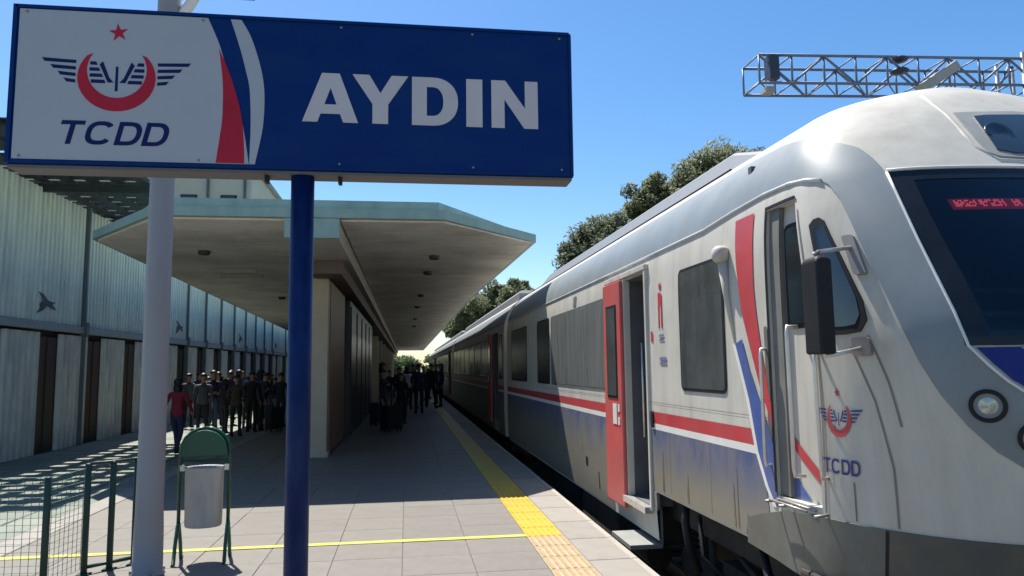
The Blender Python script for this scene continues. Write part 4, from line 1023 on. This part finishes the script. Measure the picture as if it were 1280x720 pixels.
tree('pine_tree', 'small dark pine crown at the lower end of the middle pine', (14.6, 66, -1.05), 6, (0, 0, 9.0), (1.5, 1.5, 1.4), 40, 90, leafB, seed=6, leaf=.26)
tree('pine_tree', 'flat topped dense pine above the canopy end and second carriage', (7.15, 60, -2.0), 6.0, (0, 0, 8.9), (3.6, 3.2, 2.0), 160, 210, leafA, seed=8, leaf=.20,
     lobes=[((-.2, 0, 8.9), (3.5, 3, 1.7)), ((1.6, 0, 9.4), (2.0, 2, 1.2)), ((-2.6, 0, 7.0), (1.4, 1.4, 1.2))])
for i, (x, y, h, lb) in enumerate(((-6, 116, 4.6, 'broad light green bush past the far platform end, leftmost'), (-1, 117, 4.3, 'broad light green bush beyond the far end of the platform, middle'), (5.5, 118, 4.2, 'taller green bush where the tracks run out of sight'), (13, 112, 5, 'green roadside tree low behind the last carriage'))):
    tree('bush', lb, (x, y, -1.05), h*.4, (0, 0, h*.7), (2.8, 2.4, h*.45), 60, 70, leafC, 'bush', .26, seed=20+i)

# ================================================================ PEOPLE
skinm = mat('skin', (.36, .20, .13), .55, var=.06); hairm = mat('hair_dark', (.012, .009, .008), .5); hairb = mat('hair_grey', (.16, .15, .14), .6)
CL = {k_: mat('cloth_'+k_, c, .85, var=.15, scale=14, bump=.2, bscale=60) for k_, c in dict(black=(.012, .012, .014), navy=(.018, .025, .06), red=(.26, .015, .03), grey=(.07, .07, .08), white=(.5, .5, .48), brown=(.055, .035, .025), blue=(.05, .09, .2), olive=(.07, .075, .04), pink=(.42, .15, .2), denim=(.045, .07, .13), beige=(.32, .27, .2)).items()}
def make_body(pose, fem=False):
    """one continuous skinned body; returns mesh with 4 slots: skin, top, trousers, shoes"""
    P = {}; la, ra = pose['la'], pose['ra']; ll, rl = pose['ll'], pose['rl']
    sh = .185 if not fem else .165
    P['pel'] = (0, 0, .95); P['sp'] = (0, .01, 1.12); P['ch'] = (0, 0, 1.32); P['nk'] = (0, .0, 1.47); P['hd0'] = (0, -.01, 1.56); P['hd1'] = (0, -.012, 1.66); P['hd2'] = (0, -.005, 1.735)
    for s_, a, l, n_ in ((-1, la, ll, 'l'), (1, ra, rl, 'r')):
        P['sh'+n_] = (s_*sh, .01, 1.405); P['el'+n_] = (s_*(sh+a[0]), a[1], 1.405-a[2]); P['wr'+n_] = (s_*(sh+a[3]), a[4], 1.405-a[5]); P['ha'+n_] = (s_*(sh+a[6]), a[7], 1.405-a[8])
        P['hp'+n_] = (s_*.095, 0, .90); P['kn'+n_] = (s_*.105, l[0], .50+l[1]); P['an'+n_] = (s_*.11, l[2], .09+l[3]); P['to'+n_] = (s_*.125, l[2]-.15, .035+l[3]); P['he'+n_] = (s_*.11, l[2]+.05, .04+l[3])
    Rd = dict(pel=(.155, .115), sp=(.135, .10), ch=(.165, .115), nk=(.055, .055), hd0=(.066, .078), hd1=(.080, .098), hd2=(.062, .075))
    for n_ in 'lr': Rd.update({'sh'+n_: (.062, .062), 'el'+n_: (.043, .043), 'wr'+n_: (.027, .027), 'ha'+n_: (.030, .018), 'hp'+n_: (.09, .095), 'kn'+n_: (.060, .062), 'an'+n_: (.042, .044), 'to'+n_: (.038, .030), 'he'+n_: (.036, .034)})
    Ed = [('pel', 'sp'), ('sp', 'ch'), ('ch', 'nk'), ('nk', 'hd0'), ('hd0', 'hd1'), ('hd1', 'hd2')]
    for n_ in 'lr': Ed += [('ch', 'sh'+n_), ('sh'+n_, 'el'+n_), ('el'+n_, 'wr'+n_), ('wr'+n_, 'ha'+n_), ('pel', 'hp'+n_), ('hp'+n_, 'kn'+n_), ('kn'+n_, 'an'+n_), ('an'+n_, 'to'+n_), ('an'+n_, 'he'+n_)]
    ks_ = list(P); bm = bmesh.new(); ly = bm.verts.layers.skin.verify(); V = {}
    for k_ in ks_: v = bm.verts.new(P[k_]); v[ly].radius = Rd[k_]; v[ly].use_root = (k_ == 'pel'); V[k_] = v
    for a, b in Ed: bm.edges.new((V[a], V[b]))
    me = bpy.data.meshes.new('tmp'); bm.to_mesh(me); bm.free(); o = bpy.data.objects.new('tmp', me); col.objects.link(o)
    sk_ = o.modifiers.new('s', 'SKIN'); sk_.use_smooth_shade = True; su = o.modifiers.new('b', 'SUBSURF'); su.levels = 1; su.render_levels = 1
    dg = bpy.context.evaluated_depsgraph_get(); dg.update(); m2 = bpy.data.meshes.new_from_object(o.evaluated_get(dg)); bpy.data.objects.remove(o)
    bm = bmesh.new(); bm.from_mesh(m2)
    # fingers and thumb rooted inside each palm, a nose on the face
    for n_, s_ in (('l', -1), ('r', 1)):
        w0, h0 = Vector(P['wr'+n_]), Vector(P['ha'+n_]); d = (h0-w0).normalized(); side = d.cross(Vector((1, 0, 0)) if abs(d.x) < .8 else Vector((0, 1, 0))).normalized()
        for k_ in range(5):
            if k_ < 4: b0 = h0+side*(k_-1.5)*.017-d*.01; e0 = b0+d*(.075-.010*abs(k_-1.3))+Vector((-s_*.012, 0, 0)); r0 = .008
            else: b0 = w0.lerp(h0, .55)+side*.024; e0 = b0+(d+side*.8).normalized()*.05; r0 = .0095
            M = MB().tube([b0, b0.lerp(e0, .55), e0], [r0, r0*.95, r0*.6], 5)
            vs_ = [bm.verts.new(q) for q in M.v]
            for f_ in M.f: bm.faces.new([vs_[i] for i in f_])
    M = MB().tube([(0, -.095, 1.655), (0, -.115, 1.625), (0, -.098, 1.615)], [.010, .016, .012], 6); vs_ = [bm.verts.new(q) for q in M.v]
    for f_ in M.f: bm.faces.new([vs_[i] for i in f_])
    for e_ in (-1, 1):
        M = MB().tube([(e_*.082, 0, 1.61), (e_*.092, .012, 1.64), (e_*.082, .0, 1.665)], .012, 5); vs_ = [bm.verts.new(q) for q in M.v]
        for f_ in M.f: bm.faces.new([vs_[i] for i in f_])
    for k_, (a, b) in enumerate([]): pass
    wr = [Vector(P['wrl']), Vector(P['wrr']), Vector(P['hal']), Vector(P['har'])]
    for f_ in bm.faces:
        c = f_.calc_center_median(); f_.smooth = True
        if c.z > 1.485: mi = 0
        elif min((c-q).length for q in wr) < .075 and c.z > .5: mi = 0
        elif c.z < .085+min(P['anl'][2], P['anr'][2])-.09+.03: mi = 3
        elif c.z < .93 and abs(c.x) < .22 and not any((c-Vector(P[q])).length < .09 for q in ('ell', 'elr')): mi = 2
        else: mi = 1
        if (c-Vector(P['tol'])).length < .12 or (c-Vector(P['tor'])).length < .12: mi = 3
        f_.material_index = mi
    m2.materials.clear(); bm.to_mesh(m2); bm.free(); return m2
ST = (.05, .03, .28, .07, -.02, .54, .065, -.05, .62); BT = (.06, .05, .27, .02, -.20, .30, -.03, -.27, .22); CR = (.07, .02, .27, -.05, -.18, .33, -.13, -.19, .30); SW = (.05, -.08, .26, .06, -.20, .48, .06, -.25, .54); SB = (.05, .10, .25, .07, .18, .48, .07, .20, .56)
STL = (0, 0, .02, 0)
poses = [dict(la=ST, ra=ST, ll=STL, rl=(-.03, 0, -.02, 0)), dict(la=ST, ra=BT, ll=STL, rl=(-.05, 0, -.05, 0)), dict(la=CR, ra=CR, ll=(-.02, 0, .0, 0), rl=STL), dict(la=SW, ra=SB, ll=(.02, 0, .22, .05), rl=(-.16, 0, -.22, 0)), dict(la=SB, ra=SW, ll=(-.15, 0, -.2, 0), rl=(.04, 0, .24, .06))]
BODY = [make_body(p, i in (1, 4)) for i, p in enumerate(poses)]
for b in BODY: b.name = 'body'
hm = MB(); n = 12
def hairmesh(long_):
    prof = []; mb = MB()
    for i in range(7):
        a = radians(90-i*(21 if long_ else 15)); prof.append((.094*cos(a)+(.002), 1.665+.100*sin(a)))
    if long_: prof += [(.095, 1.60), (.098, 1.50), (.075, 1.42)]
    b = 0; nn_ = 14
    for r, z in prof:
        for k_ in range(nn_):
            t = 2*pi*k_/nn_; x = r*sin(t); yv = r*1.16*cos(t)+.005
            if z < 1.675 and yv < -.02: yv = yv*.25; x *= 1.02
            mb.v.append((x, yv, z))
    for i in range(len(prof)-1):
        for k_ in range(nn_): k2 = (k_+1) % nn_; mb.f.append([i*nn_+k_, i*nn_+k2, (i+1)*nn_+k2, (i+1)*nn_+k_]); mb.m.append(0); mb.sm.append(True)
    return mb
hs = hairmesh(False).build('hair', hairm); hl = hairmesh(True).build('hair', hairm); HM = [hs.data, hl.data]; bpy.data.objects.remove(hs); bpy.data.objects.remove(hl)
cloth_cache = {}
cloth = None
PG = 'people waiting and walking on the platform'
def person(x, y, rz, pi_, top, leg, label, hair=0, scale=1.0, group=None, bag=None, hm_=hairm):
    t = thing('person', label, 'person', (x, y, .0 if x > -3.93 else -.148), rz, PG); t.scale = (scale,)*3
    key = (pi_, top, leg)
    if key not in cloth_cache:
        me = BODY[pi_].copy()
        for m in (skinm, CL[top], CL[leg], CL['black']): me.materials.append(m)
        cloth_cache[key] = me
    o = bpy.data.objects.new('body', cloth_cache[key]); col.objects.link(o); o.parent = t
    h = bpy.data.objects.new('hair', HM[hair]); col.objects.link(h); h.parent = t
    return t
def backpack(x, y, z, rz, m, label):
    t = thing('backpack', label, 'backpack', (x, y, z), rz)
    b = MB().box(-.15, .15, -.09, .09, -.22, .22).build('pack', m, t); bevel(b, .05, 3)
    MB().box(-.11, .11, .092, .13, -.18, .02).build('pocket', m, t)
    MB().tube([(-.09, -.09, .15), (-.10, -.13, .24), (-.10, -.3, .15), (-.09, -.12, -.15)], .012, 5).tube([(.09, -.09, .15), (.10, -.13, .24), (.10, -.3, .15), (.09, -.12, -.15)], .012, 5).build('strap', CL['black'], t)
def suitcase(x, y, rz, m, label, s_=1):
    t = thing('suitcase', label, 'suitcase', (x, y, 0), rz, 'suitcases on the platform'); t.scale = (s_,)*3
    bevel(MB().box(-.22, .22, -.13, .13, .06, .66).build('shell', m, t), .035, 3)
    MB().tube([(-.12, .10, .64), (-.12, .10, .98), (.12, .10, .98), (.12, .10, .64)], .011, 6).build('handle', steel, t)
    for a in (-.17, .17):
        for b in (-.09, .09): MB().lathe([(.001, -.015), (.03, -.015), (.03, .015), (.001, .015)], (a, b, .03), 10, axis='x').build('wheel', rubber, t)
random.seed(5)
# left crowd, nearest first; each label says clothing, pose and place
LC = [(-6.87, 25.0, 2.9, 2, 'grey', 'black', 'person in grey with folded arms between the red top and the main crowd', 0),
      (-6.10, 25.5, 0.4, 0, 'black', 'navy', 'person in black and navy amid the left crowd, second row', 1),
      (-5.95, 26.5, 3.3, 4, 'navy', 'black', 'person in navy jacket in the second row of the left crowd', 0),
      (-5.98, 28.0, 1.8, 3, 'brown', 'denim', 'person in brown and jeans in the left crowd behind the front row', 1),
      (-4.46, 22.6, 3.0, 0, 'black', 'black', 'person in long black clothes at the front right of the left crowd', 0),
      (-4.27, 22.9, 2.2, 1, 'denim', 'black', 'person in denim shirt beside the standing black suitcase', 1),
      (-5.12, 29.0, 0.9, 2, 'black', 'grey', 'person in black top and grey trousers near the column, left crowd', 0),
      (-9.07, 34.0, 2.6, 0, 'navy', 'denim', 'person in navy and jeans farthest along the corrugated wall', 1),
      (-4.89, 17.0, 2.9, 3, 'red', 'navy', 'person in a red top walking, nearest of the left crowd', 1),
      (-5.66, 22.0, 3.4, 0, 'grey', 'black', 'person in grey jacket standing just right of the red top', 0),
      (-5.79, 23.6, .6, 2, 'navy', 'denim', 'person in navy with folded arms in the left crowd', 0),
      (-5.16, 22.4, 2.4, 1, 'black', 'black', 'person in black looking at a raised hand, left crowd front', 1),
      (-4.63, 21.4, 3.0, 2, 'brown', 'black', 'person in brown with folded arms amid the left crowd', 0),
      (-4.86, 24.0, 3.3, 0, 'black', 'grey', 'person in black coat and grey trousers, left crowd middle', 0),
      (-4.98, 26.0, 1.6, 1, 'blue', 'black', 'person in blue jacket close to the corrugated wall', 1),
      (-4.40, 24.5, 2.0, 3, 'black', 'denim', 'person in black and jeans walking in the left crowd', 0),
      (-4.63, 27.5, 3.6, 4, 'navy', 'black', 'person in navy striding beside the kiosk, left side', 0),
      (-6.78, 27.0, .2, 0, 'olive', 'brown', 'person in olive jacket standing back in the left crowd', 0),
      (-6.97, 29.5, 5, 2, 'grey', 'denim', 'person in grey top with folded arms far back at left', 1),
      (-6.93, 31.0, 3.1, 1, 'black', 'black', 'person all in black near the far kiosk corner', 0),
      (-6.91, 33.0, 2.7, 3, 'blue', 'grey', 'person in blue walking toward the camera, left rear', 0),
      (-7.04, 36.0, 1.2, 0, 'black', 'denim', 'person in black and jeans standing by the wall, left rear', 1),
      (-6.97, 38.0, 3.9, 0, 'white', 'navy', 'person in white shirt at the back of the left crowd', 0),
      (-7.41, 43.0, 2.2, 4, 'brown', 'black', 'person in brown striding at the very back left', 0),
      (-7.89, 30.0, .9, 0, 'navy', 'grey', 'person in navy with grey trousers against the wall', 0),
      (-3.63, 22.5, 2.9, 0, 'black', 'navy', 'person in dark clothes standing left beside the blue post', 0)]
for (x, y, rz, pp, a, b, lb, hr) in LC: person(x, y, rz, pp, a, b, lb, hr, random.uniform(.88, 1.06)*(.90 if 'red top walking' in lb else 1))
RC = [(-0.15, 22.5, 2.9, 0, 'black', 'black', 'person in black standing in the open just beyond the first suitcases', 0),
      (0.45, 27.5, 3.2, 2, 'navy', 'black', 'person in navy with folded arms mid platform near the train', 0),
      (-0.05, 33, 3.4, 0, 'black', 'navy', 'person in black and navy in the middle of the far group', 1),
      (0.95, 41, 2.9, 0, 'black', 'black', 'person in black standing by the yellow strip far away', 0),
      (1.45, 31.8, -1.3, 0, 'navy', 'black', 'person in navy facing the carriage door', 1),
      (0.3, 31.2, 0.3, 1, 'black', 'grey', 'person in black and grey with raised hand, far group', 0),
      (-.62, 20.5, 1.4, 0, 'black', 'black', 'person in black standing right against the kiosk, nearest', 0),
      (-.75, 24.0, 1.7, 2, 'pink', 'black', 'person in pink top with folded arms beside the kiosk', 1),
      (-.25, 26.5, 3.0, 1, 'black', 'denim', 'person in black and jeans with raised hand near kiosk', 0),
      (.02, 29.5, 3.3, 3, 'white', 'black', 'person in white top walking along the middle platform', 1),
      (-.7, 31.5, 2.6, 0, 'navy', 'grey', 'person in navy and grey trousers by the far kiosk end', 0),
      (1.0, 30.5, 2.8, 4, 'black', 'black', 'person all in black striding near the train door', 0),
      (.75, 33.5, .4, 0, 'grey', 'navy', 'person in grey jacket waiting near the carriage', 0),
      (1.35, 34.5, -1.5, 2, 'brown', 'black', 'person in brown facing the train with folded arms', 0),
      (.35, 37.0, 3.1, 1, 'red', 'denim', 'person in red top far down the right platform', 1),
      (1.1, 38.5, -1.2, 3, 'black', 'denim', 'person in black boarding toward the far carriage', 0),
      (-.4, 40.0, 3.4, 0, 'blue', 'black', 'person in blue jacket standing far down the platform', 0),
      (.7, 43.0, .1, 4, 'navy', 'black', 'person in navy walking away down the platform', 0),
      (1.3, 45.0, -1.4, 0, 'black', 'grey', 'person in black and grey trousers beside third carriage', 0),
      (0.0, 47.0, 3.0, 2, 'olive', 'black', 'person in olive with folded arms, distant platform', 0),
      (.6, 52.0, 3.2, 0, 'grey', 'black', 'person in grey, most distant on the platform', 0)]
for (x, y, rz, pp, a, b, lb, hr) in RC: person(x, y, rz, pp, a, b, lb, hr, random.uniform(.88, 1.07))
suitcase(-.35, 20.2, .5, CL['black'], 'black suitcase beside the nearest person at the kiosk', 1.05)
suitcase(-.9, 22.6, 1.3, CL['navy'], 'navy suitcase standing against the kiosk wall')
suitcase(-.2, 25.6, .2, CL['grey'], 'grey suitcase standing before the person in pink')
suitcase(-3.6, 21.3, .9, CL['black'], 'black suitcase on the floor in the left crowd')
suitcase(-3.2, 22.9, .3, CL['red'], 'small red suitcase at the feet of the left crowd', .8)

# ---------------------------------------------------------------- pieces of one name that do not touch become parts of their own
def loose_split(o):
    me = o.data; par = list(range(len(me.vertices))); seen = {}
    def find(i):
        while par[i] != i: par[i] = par[par[i]]; i = par[i]
        return i
    for v in me.vertices:
        k_ = tuple(round(c/.0015) for c in v.co)
        if k_ in seen: par[find(v.index)] = find(seen[k_])
        else: seen[k_] = v.index
    for e in me.edges: par[find(e.vertices[0])] = find(e.vertices[1])
    comps = {}
    for p in me.polygons: comps.setdefault(find(p.vertices[0]), []).append(p)
    if len(comps) < 2 or len(comps) > 60: return
    for i, ps_ in enumerate(comps.values()):
        used = {}; F = []
        for p in ps_: F.append([used.setdefault(v, len(used)) for v in p.vertices])
        m = bpy.data.meshes.new(o.name); m.from_pydata([tuple(me.vertices[v].co) for v in used], [], F)
        for mt in me.materials: m.materials.append(mt)
        m.polygons.foreach_set('material_index', [p.material_index for p in ps_]); m.polygons.foreach_set('use_smooth', [p.use_smooth for p in ps_]); m.update()
        if i == 0: first = m
        else:
            c = bpy.data.objects.new(o.name.split('.')[0], m); col.objects.link(c); c.parent = o.parent; c.matrix_local = o.matrix_local.copy()
    o.data = first
SPL = ('rust_run', 'red_stripe', 'pale_stripe', 'blue_lower_panel', 'red_ribbon', 'blue_ribbon', 'pale_ribbon_edge', 'silver_band', 'grab_rail', 'edge_trim', 'mirror_bracket', 'mirror_arm', 'roof_gutter', 'roof_fairing', 'brake_hose', 'door_sticker',
       'valance_joint', 'cap_ridge', 'skirt_socket', 'nose_pale_flash', 'bucket_hook', 'grab_pole', 'dashboard_rail', 'frame_lip', 'anchor_bolts', 'clamp_bolt', 'joint_and_shadow_line', 'body_seam', 'lettering_sticker', 'strap', 'junction_drum', 'nose_blue_panel', 'operator_lettering', 'station_name_lettering', 'top_rail', 'emblem_print', 'figure_sticker')
for o in list(bpy.data.objects):
    if o.type == 'MESH' and not o.children and o.name.split('.')[0] in SPL: loose_split(o)
REN = dict(station_name_lettering='letter', operator_lettering='letter', anchor_bolts='anchor_bolt')
for o in list(bpy.data.objects):
    b = o.name.split('.')[0]
    if b in REN: o.name = REN[b]
